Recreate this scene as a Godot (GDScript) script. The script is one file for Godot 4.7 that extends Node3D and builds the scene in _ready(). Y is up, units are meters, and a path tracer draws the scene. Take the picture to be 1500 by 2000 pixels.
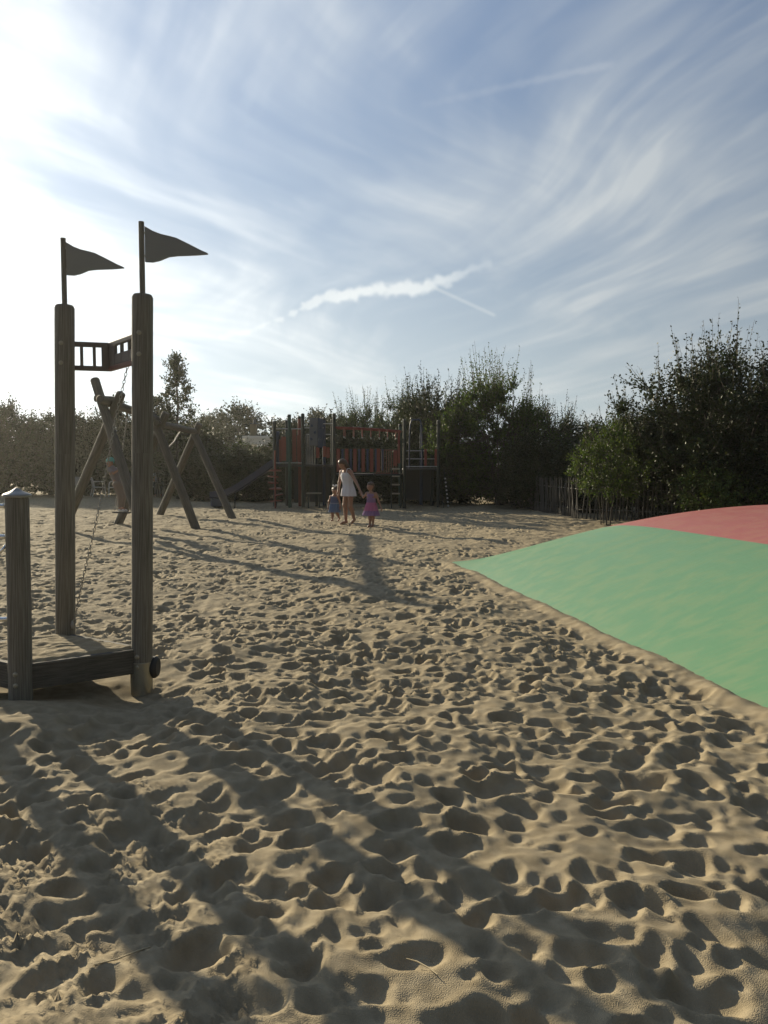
extends Node3D
# A sandy playground in low evening sun: wooden tower, swing, climbing frame, bouncing pillow, hedges.

const SUN_AZ := 37.2   # degrees to the left of straight ahead
const SUN_EL := 16.5
var rng := RandomNumberGenerator.new()
var M := {}
var taken := {}

func _ready() -> void:
	rng.seed = 7
	setup_camera()
	setup_sky()
	setup_materials()
	build_sand()
	build_pillow()
	build_tower()
	build_swing()
	build_play_frame()
	build_fence()
	build_trees()
	build_house()
	build_chairs()
	build_people()
	build_litter()

func sun_dir() -> Vector3:
	var a := deg_to_rad(SUN_AZ)
	var e := deg_to_rad(SUN_EL)
	return Vector3(-sin(a) * cos(e), sin(e), -cos(a) * cos(e))

func setup_camera() -> void:
	var c := Camera3D.new()
	c.name = "camera"
	c.fov = 65.0
	c.near = 0.05
	c.far = 2000.0
	c.position = Vector3(0, 1.5, 0)
	c.rotation_degrees = Vector3(-3.46, 0, 0)
	add_child(c)
	c.current = true
	var s := DirectionalLight3D.new()
	s.name = "sun"
	s.light_energy = 1.6
	s.light_color = Color(1.0, 0.94, 0.815)
	s.light_angular_distance = 0.55
	s.shadow_enabled = true
	add_child(s)
	s.look_at_from_position(sun_dir() * 50.0, Vector3.ZERO, Vector3.UP)

# ---------------------------------------------------------------- sky
var n_warp := FastNoiseLite.new()
var n_cir := FastNoiseLite.new()
var n_fine := FastNoiseLite.new()
var n_big := FastNoiseLite.new()

func seg(p: Vector2, a: Vector2, b: Vector2) -> Vector2:
	# x: distance from the line, y: how far along it
	var ab := b - a
	var t := clampf((p - a).dot(ab) / ab.length_squared(), 0.0, 1.0)
	return Vector2((a + ab * t).distance_to(p), t)

func sky_at(d: Vector3) -> Vector3:
	var y := maxf(d.y, 0.0)
	var k := pow(1.0 - y, 3.2)
	var c := Vector3(0.12, 0.215, 0.41).lerp(Vector3(0.62, 0.71, 0.71), k)
	var g := acos(clampf(d.dot(sun_dir()), -1.0, 1.0)) * 57.2958
	# thin high cloud, drawn out along one wind direction on a plane far above
	var q := Vector2(d.x, -d.z) / (y + 0.13)
	var w1 := n_warp.get_noise_2d(q.x * 0.7, q.y * 0.7)
	var w2 := n_warp.get_noise_2d(q.x * 0.7 + 31.0, q.y * 0.7 + 17.0)
	q += Vector2(w1, w2) * 0.17
	# two wind directions meet overhead: the fibres fan out to the left and to the right
	var lean := smoothstep(-0.9, 0.7, q.x + w2 * 0.8)
	var A := Vector2(sin(-0.40), cos(-0.40))
	var B := Vector2(sin(0.66), cos(0.66))
	var aA := q.dot(A)
	var cA := q.x * A.y - q.y * A.x
	var aB := q.dot(B)
	var cB := q.x * B.y - q.y * B.x
	var along := aA
	var across := cA
	var st := lerpf(n_cir.get_noise_2d(cB * 2.1 + 70.0, aB * 0.6), n_cir.get_noise_2d(cA * 2.1, aA * 0.6), lean) * 0.5 + 0.5
	var st2 := n_cir.get_noise_2d(q.x * 1.5 + 40.0, q.y * 0.8 + 12.0) * 0.5 + 0.5
	var fi := lerpf(n_fine.get_noise_2d(cB * 8.5 + 20.0, aB * 1.3), n_fine.get_noise_2d(cA * 8.5, aA * 1.3), lean) * 0.5 + 0.5
	var big := n_big.get_noise_2d(q.x * 0.8 + 3.1, q.y * 0.55 + 8.3) * 0.5 + 0.5
	var cov := smoothstep(0.36, 0.74, st * 0.62 + big * 0.38) * 0.62 + smoothstep(0.42, 0.78, st2) * 0.38
	cov = clampf(cov * (0.42 + 0.92 * fi) + smoothstep(0.48, 0.8, fi) * 0.22 * big, 0.0, 1.0)
	var cloud := Vector3(0.69, 0.73, 0.74)
	c = c.lerp(cloud, cov * 0.78)
	# air and thin cloud scatter forwards: brighter towards the sun's side, dimmer away from it
	c *= 0.31 + 0.86 * exp(-pow(g / 62.0, 1.8))
	# contrails
	if d.z < -0.2 and y > 0.02:
		var u := Vector2(d.x, d.y) / -d.z
		var pf := n_fine.get_noise_2d(u.x * 44.0, u.y * 44.0)
		var pb := n_fine.get_noise_2d(u.x * 13.0 + 9.0, u.y * 17.0)
		var bend := Vector2(0, 0.008 * sin(u.x * 26.0) + 0.004 * pb)
		var s := seg(u + bend, Vector2(-0.20, 0.162), Vector2(0.125, 0.243))
		var wd := 0.002 + 0.0055 * smoothstep(0.15, 0.6, s.y) * (1.15 - 0.3 * s.y)
		c = c.lerp(Vector3(0.74, 0.77, 0.76), smoothstep(wd * 1.5, wd * 0.2, s.x + pf * 0.007) * (0.26 + 0.45 * smoothstep(0.1, 0.5, s.y)) * (1.0 - 0.75 * smoothstep(0.75, 1.0, s.y)))
		s = seg(u, Vector2(0.05, 0.433), Vector2(0.285, 0.483))
		c = c.lerp(Vector3(0.52, 0.55, 0.58), smoothstep(0.007, 0.001, s.x + pf * 0.003) * 0.22 * (0.3 + 0.7 * s.y) * (1.0 - smoothstep(0.93, 1.0, s.y)))
		s = seg(u, Vector2(0.055, 0.218), Vector2(0.135, 0.182))
		c = c.lerp(Vector3(0.58, 0.62, 0.63), smoothstep(0.003, 0.0008, s.x) * 0.35)
	# the bright air round the sun
	var glow := (1.9 * exp(-g / 7.5) + 0.60 * exp(-pow(g / 26.0, 1.7))) * (0.26 + 1.3 * exp(-y / 0.2))
	c += Vector3(1.0, 0.98, 0.90) * glow * (0.75 + 0.5 * cov)
	return c

func setup_sky() -> void:
	n_warp.seed = 11; n_warp.frequency = 1.0; n_warp.fractal_octaves = 2; n_warp.fractal_gain = 0.35
	n_cir.seed = 23; n_cir.frequency = 1.0; n_cir.fractal_octaves = 5; n_cir.fractal_gain = 0.52
	n_fine.seed = 5; n_fine.frequency = 1.0; n_fine.fractal_octaves = 4
	n_big.seed = 8; n_big.frequency = 1.0; n_big.fractal_octaves = 2
	var w := 1024
	var hh := 512
	var buf := PackedFloat32Array()
	buf.resize(w * hh * 3)
	for j in hh:
		var el := PI / 2 - (j + 0.5) / hh * PI
		for i in w:
			var c := Vector3(0.16, 0.15, 0.12)
			if el > -0.02:
				var az := (i + 0.5) / w * TAU
				c = sky_at(Vector3(sin(az) * cos(el), sin(el), -cos(az) * cos(el)))
			var o := (j * w + i) * 3
			buf[o] = c.x
			buf[o + 1] = c.y
			buf[o + 2] = c.z
	var im := Image.create_from_data(w, hh, false, Image.FORMAT_RGBF, buf.to_byte_array())
	var W := 4096
	var HH := 2048
	im.resize(W, HH, Image.INTERPOLATE_BILINEAR)
	# the same sky at a finer grain from the horizon to 45 degrees ahead
	var r := 400
	for j in range(512, 1030):
		var el := PI / 2 - (j + 0.5) / HH * PI
		for i in range(-r, r):
			var az := (i + 0.5) / W * TAU
			var f := minf(minf(r - absf(i), 30.0), j - 511) / 30.0
			var c := sky_at(Vector3(sin(az) * cos(el), sin(el), -cos(az) * cos(el)))
			var x := posmod(i, W)
			if f < 1.0:
				var p := im.get_pixel(x, j)
				c = Vector3(p.r, p.g, p.b).lerp(c, f)
			im.set_pixel(x, j, Color(c.x, c.y, c.z))
	var pm := PanoramaSkyMaterial.new()
	pm.panorama = ImageTexture.create_from_image(im)
	var sky := Sky.new()
	sky.sky_material = pm
	var e := Environment.new()
	e.background_mode = Environment.BG_SKY
	e.sky = sky
	e.background_energy_multiplier = 0.79
	e.tonemap_mode = Environment.TONE_MAPPER_LINEAR
	e.tonemap_exposure = 1.52
	e.volumetric_fog_enabled = true
	e.volumetric_fog_density = 0.00045
	e.volumetric_fog_albedo = Color(0.95, 0.95, 0.92)
	e.volumetric_fog_anisotropy = 0.7
	e.sdfgi_enabled = true
	e.ssao_enabled = true
	e.ssil_enabled = true
	var we := WorldEnvironment.new()
	we.name = "environment"
	we.environment = e
	add_child(we)

# ---------------------------------------------------------------- materials
func lin(r: float, g: float, b: float) -> Color:
	return Color(r, g, b).linear_to_srgb()

func mat(c: Color, rough := 0.8, metal := 0.0) -> StandardMaterial3D:
	var m := StandardMaterial3D.new()
	m.albedo_color = c
	m.roughness = rough
	m.metallic = metal
	return m

func grain(sd: int, w: int, h: int, fx: float, fy: float, lo: float, hi: float, oct := 4, wrap := true) -> ImageTexture:
	# a grey picture of drawn-out noise that closes on itself round its width
	var n := FastNoiseLite.new()
	n.seed = sd
	n.frequency = 1.0
	n.fractal_octaves = oct
	var data := PackedByteArray()
	data.resize(w * h)
	for j in h:
		for i in w:
			var a := float(i) / w * TAU
			var v: float
			if wrap:
				v = n.get_noise_3d(cos(a) * fx, sin(a) * fx, float(j) / h * fy)
			else:
				v = n.get_noise_2d(float(i) / w * fx, float(j) / h * fy)
			v = clampf(v * 0.9 + 0.5, 0.0, 1.0)
			data[j * w + i] = int(lerpf(lo, hi, v) * 255.0)
	return ImageTexture.create_from_image(Image.create_from_data(w, h, false, Image.FORMAT_L8, data))

func noise_tex(sd: int, freq: float, ramp: Array, oct := 4, size := 512) -> NoiseTexture2D:
	var n := FastNoiseLite.new()
	n.seed = sd
	n.frequency = freq
	n.fractal_octaves = oct
	var t := NoiseTexture2D.new()
	t.width = size
	t.height = size
	t.seamless = true
	t.noise = n
	var g := Gradient.new()
	g.set_color(0, ramp[0])
	g.set_color(1, ramp[1])
	g.set_offset(0, 0.22)
	g.set_offset(1, 0.78)
	t.color_ramp = g
	return t

var crack_tex: ImageTexture
func cracks(w: int, h: int) -> ImageTexture:
	# relief of weathered timber: fine fibre and a few long drying cracks
	var n := FastNoiseLite.new()
	n.seed = 91
	n.frequency = 1.0
	n.fractal_octaves = 4
	var k := FastNoiseLite.new()
	k.seed = 92
	k.frequency = 1.0
	k.fractal_octaves = 2
	var data := PackedByteArray()
	data.resize(w * h)
	for j in h:
		for i in w:
			var a := float(i) / w * TAU
			var y := float(j) / h
			var v := 0.75 + 0.22 * n.get_noise_3d(cos(a) * 9.0, sin(a) * 9.0, y * 5.0)
			var c := absf(k.get_noise_3d(cos(a) * 2.6, sin(a) * 2.6, y * 1.4))
			var open := smoothstep(0.02, 0.22, k.get_noise_3d(cos(a) * 1.3 + 7.0, sin(a) * 1.3, y * 2.2 + 5.0))
			v -= smoothstep(0.035, 0.0, c) * 0.7 * open
			data[j * w + i] = int(clampf(v, 0.0, 1.0) * 255.0)
	return ImageTexture.create_from_image(Image.create_from_data(w, h, false, Image.FORMAT_L8, data))

func wood(c: Color, tex: Texture2D, bump := 0.5) -> StandardMaterial3D:
	var m := mat(c, 0.85)
	m.albedo_texture = tex
	m.heightmap_enabled = true
	m.heightmap_texture = crack_tex
	m.heightmap_scale = bump
	m.uv1_scale = Vector3(1, 0.55, 1)
	return m

func setup_materials() -> void:
	crack_tex = cracks(256, 512)
	var wt := grain(31, 256, 512, 9.0, 5.0, 0.66, 1.0, 5)
	M.post = wood(lin(0.23, 0.21, 0.17), wt, 0.35)
	M.pole = wood(lin(0.15, 0.135, 0.108), wt, 0.5)
	M.beam = wood(lin(0.13, 0.115, 0.09), wt, 0.4)
	M.beam.uv1_scale = Vector3(1, 1, 1)
	M.picket = wood(lin(0.11, 0.10, 0.085), wt, 0.3)
	M.flag = mat(lin(0.19, 0.19, 0.18), 0.6)
	M.rail = mat(lin(0.12, 0.10, 0.085), 0.6)
	M.rail_red = mat(lin(0.16, 0.075, 0.055), 0.6)
	M.steel = mat(lin(0.42, 0.42, 0.40), 0.38, 1.0)
	M.chrome = mat(lin(0.80, 0.80, 0.78), 0.22, 1.0)
	M.cap = mat(lin(0.26, 0.26, 0.25), 0.5, 0.9)
	M.zinc = mat(lin(0.30, 0.28, 0.22), 0.6, 0.7)
	M.zinc.roughness_texture = noise_tex(3, 0.03, [Color(0.5, 0.5, 0.5), Color(1, 1, 1)])
	M.chain = mat(lin(0.30, 0.29, 0.27), 0.5, 0.8)
	M.rubber = mat(lin(0.018, 0.018, 0.018), 0.7)
	# sand: pale quartz grains, darker ones among them
	var sand := mat(lin(0.335, 0.277, 0.182), 0.95)
	sand.albedo_texture = noise_tex(101, 0.012, [Color(0.86, 0.85, 0.83), Color(1, 1, 1)], 6, 1024)
	sand.uv1_triplanar = true
	sand.uv1_world_triplanar = true
	sand.uv1_scale = Vector3(0.7, 0.7, 0.7)
	sand.metallic_specular = 0.25
	sand.heightmap_enabled = true
	sand.heightmap_texture = noise_tex(102, 0.28, [Color(0, 0, 0), Color(1, 1, 1)], 3, 1024)
	sand.heightmap_scale = 0.2
	M.sand = sand

# ---------------------------------------------------------------- nodes
func numbered(s: String) -> String:
	if not taken.has(s):
		taken[s] = 0
		return s
	taken[s] += 1
	return "%s_%03d" % [s, taken[s]]

func tag(o: Node, label: String, category: String, group := "", kind := "") -> void:
	if label:
		o.set_meta("label", label)
	if category:
		o.set_meta("category", category)
	if group:
		o.set_meta("group", group)
	if kind:
		o.set_meta("kind", kind)

func thing(called: String, label: String, category: String, at := Vector3.ZERO, group := "") -> Node3D:
	var o := Node3D.new()
	o.name = numbered(called)
	add_child(o)
	o.position = at
	tag(o, label, category, group)
	return o

func part(parent: Node, called: String, mesh: Mesh, m: Material, at := Vector3.ZERO, turn := Vector3.ZERO) -> MeshInstance3D:
	var o := MeshInstance3D.new()
	o.name = called
	o.mesh = mesh
	o.material_override = m
	parent.add_child(o, true)
	o.position = at
	o.rotation_degrees = turn
	return o

# ---------------------------------------------------------------- meshes
func mk(v: PackedVector3Array, n: PackedVector3Array, idx: PackedInt32Array, uv := PackedVector2Array(), col := PackedColorArray()) -> ArrayMesh:
	for t in range(0, idx.size(), 3):
		var a := v[idx[t]]
		var b := v[idx[t + 1]]
		var c := v[idx[t + 2]]
		if (b - a).cross(c - a).dot(n[idx[t]] + n[idx[t + 1]] + n[idx[t + 2]]) > 0.0:
			var k := idx[t + 1]
			idx[t + 1] = idx[t + 2]
			idx[t + 2] = k
	var arr := []
	arr.resize(Mesh.ARRAY_MAX)
	arr[Mesh.ARRAY_VERTEX] = v
	arr[Mesh.ARRAY_NORMAL] = n
	arr[Mesh.ARRAY_INDEX] = idx
	if uv.size():
		arr[Mesh.ARRAY_TEX_UV] = uv
	if col.size():
		arr[Mesh.ARRAY_COLOR] = col
	var m := ArrayMesh.new()
	m.add_surface_from_arrays(Mesh.PRIMITIVE_TRIANGLES, arr)
	return m

var box_cache := {}
func box(s: Vector3, bevel := 0.008) -> ArrayMesh:
	var key := "%.3f %.3f %.3f %.3f" % [s.x, s.y, s.z, bevel]
	if box_cache.has(key):
		return box_cache[key]
	var h := s * 0.5
	var b := minf(bevel, minf(h.x, minf(h.y, h.z)) * 0.6)
	var v := PackedVector3Array()
	var n := PackedVector3Array()
	var uv := PackedVector2Array()
	var idx := PackedInt32Array()
	var add := func(pts: Array):
		var nn: Vector3 = (pts[1] - pts[0]).cross(pts[2] - pts[0]).normalized()
		var mid := Vector3.ZERO
		for p in pts:
			mid += p
		if nn.dot(mid) < 0:
			nn = -nn
		var o := v.size()
		for p in pts:
			v.append(p)
			n.append(nn)
			var lng := 0 if s.x >= s.y and s.x >= s.z else (1 if s.y >= s.z else 2)
			uv.append(Vector2((p[(lng + 1) % 3] + p[(lng + 2) % 3]) * 2.2, p[lng]))
		for k in range(1, pts.size() - 1):
			idx.append_array([o, o + k, o + k + 1])
	var P := func(sx, sy, sz, ax) -> Vector3:
		var q := Vector3(h.x - b, h.y - b, h.z - b)
		q[ax] = h[ax]
		return q * Vector3(sx, sy, sz)
	for ax in 3:
		var a1 := (ax + 1) % 3
		var a2 := (ax + 2) % 3
		for sg in [-1.0, 1.0]:
			var pts := []
			for c in [[-1.0, -1.0], [1.0, -1.0], [1.0, 1.0], [-1.0, 1.0]]:
				var sn := Vector3.ZERO
				sn[ax] = sg
				sn[a1] = c[0]
				sn[a2] = c[1]
				pts.append(P.call(sn.x, sn.y, sn.z, ax))
			add.call(pts)
		for s1 in [-1.0, 1.0]:
			for s2 in [-1.0, 1.0]:
				var e := []
				for sg in [-1.0, 1.0]:
					var sn := Vector3.ZERO
					sn[ax] = sg
					sn[a1] = s1
					sn[a2] = s2
					e.append(sn)
				add.call([P.call(e[0].x, e[0].y, e[0].z, a1), P.call(e[1].x, e[1].y, e[1].z, a1), P.call(e[1].x, e[1].y, e[1].z, a2), P.call(e[0].x, e[0].y, e[0].z, a2)])
	for sx in [-1.0, 1.0]:
		for sy in [-1.0, 1.0]:
			for sz in [-1.0, 1.0]:
				add.call([P.call(sx, sy, sz, 0), P.call(sx, sy, sz, 1), P.call(sx, sy, sz, 2)])
	box_cache[key] = mk(v, n, idx, uv)
	return box_cache[key]

func add_tube(v: PackedVector3Array, n: PackedVector3Array, uv: PackedVector2Array, idx: PackedInt32Array, pts: Array, rad: Array, sides := 12, wob := 0.0, cap := true) -> void:
	var first: Vector3 = (pts[1] - pts[0]).normalized()
	var up := Vector3.UP if absf(first.y) < 0.9 else Vector3.RIGHT
	var x := up.cross(first).normalized()
	var run := 0.0
	var o := v.size()
	for k in pts.size():
		var t: Vector3
		if k == 0:
			t = first
		elif k == pts.size() - 1:
			t = (pts[k] - pts[k - 1]).normalized()
		else:
			t = ((pts[k + 1] - pts[k]).normalized() + (pts[k] - pts[k - 1]).normalized()).normalized()
		x = (x - t * x.dot(t)).normalized()
		var y := t.cross(x)
		if k > 0:
			run += (pts[k] - pts[k - 1]).length()
		var sl := 0.0
		if k > 0 and k < pts.size() - 1:
			sl = (rad[k - 1] - rad[k + 1]) / maxf((pts[k + 1] - pts[k - 1]).length(), 1e-5)
		for i in sides + 1:
			var a := TAU * i / sides
			var d := x * cos(a) + y * sin(a)
			var r: float = rad[k]
			if wob > 0.0:
				r *= 1.0 + wob * (sin(a * 3.0 + run * 1.7) * 0.5 + sin(a * 5.0 - run * 4.1) * 0.3 + sin(run * 6.0 + a) * 0.4)
			v.append(pts[k] + d * r)
			n.append((d + t * sl).normalized())
			uv.append(Vector2(float(i) / sides, run))
	for k in pts.size() - 1:
		for i in sides:
			var a := o + k * (sides + 1) + i
			idx.append_array([a, a + 1, a + sides + 1, a + 1, a + sides + 2, a + sides + 1])
	if cap:
		for e in [0, pts.size() - 1]:
			var t: Vector3 = (pts[0] - pts[1]).normalized() if e == 0 else (pts[e] - pts[e - 1]).normalized()
			var c := v.size()
			v.append(pts[e])
			n.append(t)
			uv.append(Vector2(0.5, 0.5))
			for i in sides + 1:
				v.append(v[o + e * (sides + 1) + i])
				n.append(t)
				uv.append(Vector2(0.5 + 0.1 * cos(TAU * i / sides), 0.5 + 0.1 * sin(TAU * i / sides)))
			for i in sides:
				idx.append_array([c, c + 1 + i, c + 2 + i])

func tube(pts: Array, rad: Array, sides := 12, wob := 0.0, cap := true) -> ArrayMesh:
	var v := PackedVector3Array()
	var n := PackedVector3Array()
	var uv := PackedVector2Array()
	var idx := PackedInt32Array()
	add_tube(v, n, uv, idx, pts, rad, sides, wob, cap)
	return mk(v, n, idx, uv)

func bar(a: Vector3, b: Vector3, r: float, sides := 10) -> ArrayMesh:
	return tube([a, b], [r, r], sides)

func log_pole(a: Vector3, b: Vector3, r0: float, r1: float, sides := 18, ch := 0.014) -> ArrayMesh:
	# a turned log: chamfered at both ends, slightly uneven
	var d := (b - a).normalized()
	var pts := [a, a + d * ch]
	var rad := [r0 - ch, r0]
	var steps := 14
	for k in range(1, steps):
		var t := float(k) / steps
		pts.append(a.lerp(b, t))
		rad.append(lerpf(r0, r1, t))
	pts.append_array([b - d * ch * 1.6, b - d * ch * 0.4, b])
	rad.append_array([r1, r1 - ch * 0.5, r1 - ch])
	return tube(pts, rad, sides, 0.012)

func arc(pts: Array, steps := 6) -> Array:
	# Catmull-Rom through the points
	var out := []
	for k in pts.size() - 1:
		var p0: Vector3 = pts[maxi(k - 1, 0)]
		var p1: Vector3 = pts[k]
		var p2: Vector3 = pts[k + 1]
		var p3: Vector3 = pts[mini(k + 2, pts.size() - 1)]
		for s in steps:
			out.append(p1.cubic_interpolate(p2, p0, p3, float(s) / steps))
	out.append(pts[-1])
	return out

func same(r: float, n: int) -> Array:
	var a := []
	a.resize(n)
	a.fill(r)
	return a

func lathe(prof: Array, sides := 16) -> ArrayMesh:
	# prof: Vector2(radius, height) from the bottom up, flat-shaded bands
	var v := PackedVector3Array()
	var n := PackedVector3Array()
	var uv := PackedVector2Array()
	var idx := PackedInt32Array()
	for k in prof.size() - 1:
		var p: Vector2 = prof[k]
		var q: Vector2 = prof[k + 1]
		var nn := Vector2(q.y - p.y, p.x - q.x).normalized()
		for i in sides + 1:
			var a := TAU * i / sides
			for e in [p, q]:
				v.append(Vector3(cos(a) * e.x, e.y, sin(a) * e.x))
				n.append(Vector3(cos(a) * nn.x, nn.y, sin(a) * nn.x))
				uv.append(Vector2(float(i) / sides, e.y))
		var o := k * (sides + 1) * 2
		for i in sides:
			var a := o + i * 2
			idx.append_array([a, a + 2, a + 1, a + 1, a + 2, a + 3])
	return mk(v, n, idx, uv)

func plate(poly: Array, thick: float) -> ArrayMesh:
	# a flat outline in x, y cut from board of that thickness (z)
	var pv := PackedVector2Array(poly)
	var tri := Geometry2D.triangulate_polygon(pv)
	var v := PackedVector3Array()
	var n := PackedVector3Array()
	var uv := PackedVector2Array()
	var idx := PackedInt32Array()
	for sg in [-1.0, 1.0]:
		var o := v.size()
		for p in pv:
			v.append(Vector3(p.x, p.y, sg * thick * 0.5))
			n.append(Vector3(0, 0, sg))
			uv.append(p)
		for t in tri:
			idx.append(o + t)
	var cw := Geometry2D.is_polygon_clockwise(pv)
	for k in pv.size():
		var p := pv[k]
		var q := pv[(k + 1) % pv.size()]
		var d := (q - p).normalized()
		var nn := Vector3(d.y, -d.x, 0) * (-1.0 if cw else 1.0)
		var o := v.size()
		for e in [[p, -1.0], [q, -1.0], [q, 1.0], [p, 1.0]]:
			v.append(Vector3(e[0].x, e[0].y, e[1] * thick * 0.5))
			n.append(nn)
			uv.append(e[0])
		idx.append_array([o, o + 1, o + 2, o, o + 2, o + 3])
	return mk(v, n, idx, uv)

func chain(pts: Array, pitch := 0.027, wire := 0.0027) -> ArrayMesh:
	# oval links along a line, each turned a quarter against the one before
	var v := PackedVector3Array()
	var n := PackedVector3Array()
	var uv := PackedVector2Array()
	var idx := PackedInt32Array()
	var c := Curve3D.new()
	for p in pts:
		c.add_point(p)
	var total := c.get_baked_length()
	var count := int(total / pitch)
	for k in count:
		var a := c.sample_baked((k + 0.0) * pitch)
		var b := c.sample_baked((k + 1.0) * pitch)
		var d := (b - a).normalized()
		var x := (d.cross(Vector3.FORWARD) if k % 2 == 0 else d.cross(Vector3.RIGHT)).normalized()
		if x.length() < 0.5:
			x = d.cross(Vector3.UP).normalized()
		var mid := (a + b) * 0.5
		var ring := []
		for i in 9:
			var t := TAU * i / 8
			ring.append(mid + d * cos(t) * pitch * 0.62 + x * sin(t) * pitch * 0.33)
		add_tube(v, n, uv, idx, ring, same(wire, 9), 5, 0.0, false)
	return mk(v, n, idx, uv)

# ---------------------------------------------------------------- sand
var gx := PackedFloat32Array()
var gz := PackedFloat32Array()   # depth in front of the camera, growing
var gh := PackedFloat32Array()
const PA := Vector2(0.95, 12.35)     # pillow corner (x, depth)
const PT := Vector2(0.178, -0.984)   # along its long edge, towards the viewer
const PS := Vector2(0.984, 0.178)    # across it

func height_at(x: float, d: float) -> float:
	var i := clampi(gx.bsearch(x), 1, gx.size() - 1)
	var j := clampi(gz.bsearch(d), 1, gz.size() - 1)
	var w := gx.size()
	var fx := clampf((x - gx[i - 1]) / (gx[i] - gx[i - 1]), 0, 1)
	var fz := clampf((d - gz[j - 1]) / (gz[j] - gz[j - 1]), 0, 1)
	return lerpf(lerpf(gh[(j - 1) * w + i - 1], gh[(j - 1) * w + i], fx), lerpf(gh[j * w + i - 1], gh[j * w + i], fx), fz)

func build_sand() -> void:
	var x := -500.0
	while x < 500.0:
		gx.append(x)
		var a := 0.017
		if x < -11.0: a = 0.09
		elif x < -3.2: a = lerpf(0.018, 0.045, (-3.2 - x) / 8.0)
		elif x > 6.5: a = 0.12
		elif x > 3.2: a = 0.05
		if x < -21.0: a = maxf(0.12, (-21.0 - x) * 0.25)
		if x > 14.0: a = maxf(0.2, (x - 14.0) * 0.25)
		x += a
	var d := -200.0
	while d < 900.0:
		gz.append(d)
		var a := 0.016
		if d < -5.0: a = maxf(0.1, (-5.0 - d) * 0.25)
		elif d < 0.8: a = 0.07
		elif d > 34.0: a = maxf(0.2, (d - 34.0) * 0.2)
		elif d > 4.0: a = 0.0040 * d
		d += a
	var w := gx.size()
	var hh := gz.size()
	gh.resize(w * hh)
	var nl := FastNoiseLite.new()
	nl.seed = 4; nl.frequency = 0.35; nl.fractal_octaves = 2
	var nm := FastNoiseLite.new()
	nm.seed = 9; nm.frequency = 1.6; nm.fractal_octaves = 3
	# long swells
	for j in hh:
		var dd := gz[j]
		for i in w:
			var xx := gx[i]
			var far := absf(xx) > 30.0 or dd > 45.0 or dd < -8.0
			gh[j * w + i] = 0.0 if far else nl.get_noise_2d(xx, dd) * 0.06 + nm.get_noise_2d(xx, dd) * 0.035
	# footprints: each presses a bowl and pushes up a rim; later ones cut earlier ones
	var r := RandomNumberGenerator.new()
	r.seed = 77
	var zones := [[-7.0, 4.2, 0.4, 7.5, 105.0], [-10.0, 3.2, 7.5, 14.0, 64.0], [-17.0, 8.0, 14.0, 33.0, 26.0]]
	var prints := []
	for z in zones:
		for k in int((z[1] - z[0]) * (z[3] - z[2]) * z[4]):
			prints.append(Vector2(r.randf_range(z[0], z[1]), r.randf_range(z[2], z[3])))
	# shuffled so that the zones do not come in order
	for k in range(prints.size() - 1, 0, -1):
		var o := r.randi_range(0, k)
		var tmp: Vector2 = prints[k]
		prints[k] = prints[o]
		prints[o] = tmp
	for p in prints:
		var rel: Vector2 = p - PA
		var sp := rel.dot(PS)
		if sp > 0.05 and rel.dot(PT) > 0.3:
			continue
		if Rect2(-3.0, 4.75, 1.45, 1.3).has_point(p):
			continue
		var len := 0.036 + 0.064 * pow(r.randf(), 1.4)
		var wid := len * r.randf_range(0.42, 0.85)
		if r.randf() < 0.05:
			len *= 1.45
			wid *= 1.15
		var deep := wid * r.randf_range(0.45, 0.78)
		if sp > -0.16 and rel.dot(PT) > 0.0:
			deep *= 0.4
		var ang := r.randf_range(0, TAU)
		var ca := cos(ang)
		var sa := sin(ang)
		var tilt := r.randf_range(-0.5, 0.5)
		var pear := r.randf_range(-0.4, 0.4)
		var bow := r.randf_range(-0.55, 0.55)
		var rim := deep * r.randf_range(0.18, 0.50)
		var reach := len * 1.6
		var i0 := clampi(gx.bsearch(p.x - reach), 0, w - 1)
		var i1 := clampi(gx.bsearch(p.x + reach), 0, w - 1)
		var j0 := clampi(gz.bsearch(p.y - reach), 0, hh - 1)
		var j1 := clampi(gz.bsearch(p.y + reach), 0, hh - 1)
		var floor_h := gh[((j0 + j1) / 2) * w + (i0 + i1) / 2]
		floor_h = lerpf(floor_h, nl.get_noise_2d(p.x, p.y) * 0.06, 0.35)
		for j in range(j0, j1):
			var dz: float = gz[j] - p.y
			for i in range(i0, i1):
				var dx: float = gx[i] - p.x
				var u := (dx * ca + dz * sa) / len
				var v := (dz * ca - dx * sa) / wid
				v = v / (1.0 + pear * clampf(u, -1.2, 1.2)) + bow * (u * u - 0.3)
				var q := u * u + v * v
				if q > 2.4:
					continue
				var o := j * w + i
				if q < 1.25:
					var b := floor_h - deep * (1.0 - q) * (1.0 + tilt * u)
					if b < gh[o]:
						gh[o] = b
				if q > 0.7:
					var f := (q - 0.7) / 1.7
					gh[o] += rim * f * (1.0 - f) * (1.0 - f) * 4.5
	# loose sand slumps: two light smoothing passes where the grid is fine
	for pass_no in 2:
		var src := gh.duplicate()
		for j in range(1, hh - 1):
			if gz[j] < 0.3 or gz[j] > 16.0:
				continue
			var k := 0.20 if gz[j] < 5.0 else 0.08
			for i in range(1, w - 1):
				if gx[i] < -9.0 or gx[i] > 4.0:
					continue
				var o := j * w + i
				var m := (src[o - 1] + src[o + 1] + src[o - w] + src[o + w]) * 0.25
				gh[o] = lerpf(src[o], m, k * 1.6)
	# fine relief, clods of damp sand near the lower left, the lip along the pillow, the dug hollow by the post
	var nf := FastNoiseLite.new()
	nf.seed = 14; nf.frequency = 9.0; nf.fractal_octaves = 3
	var nc := FastNoiseLite.new()
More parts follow.
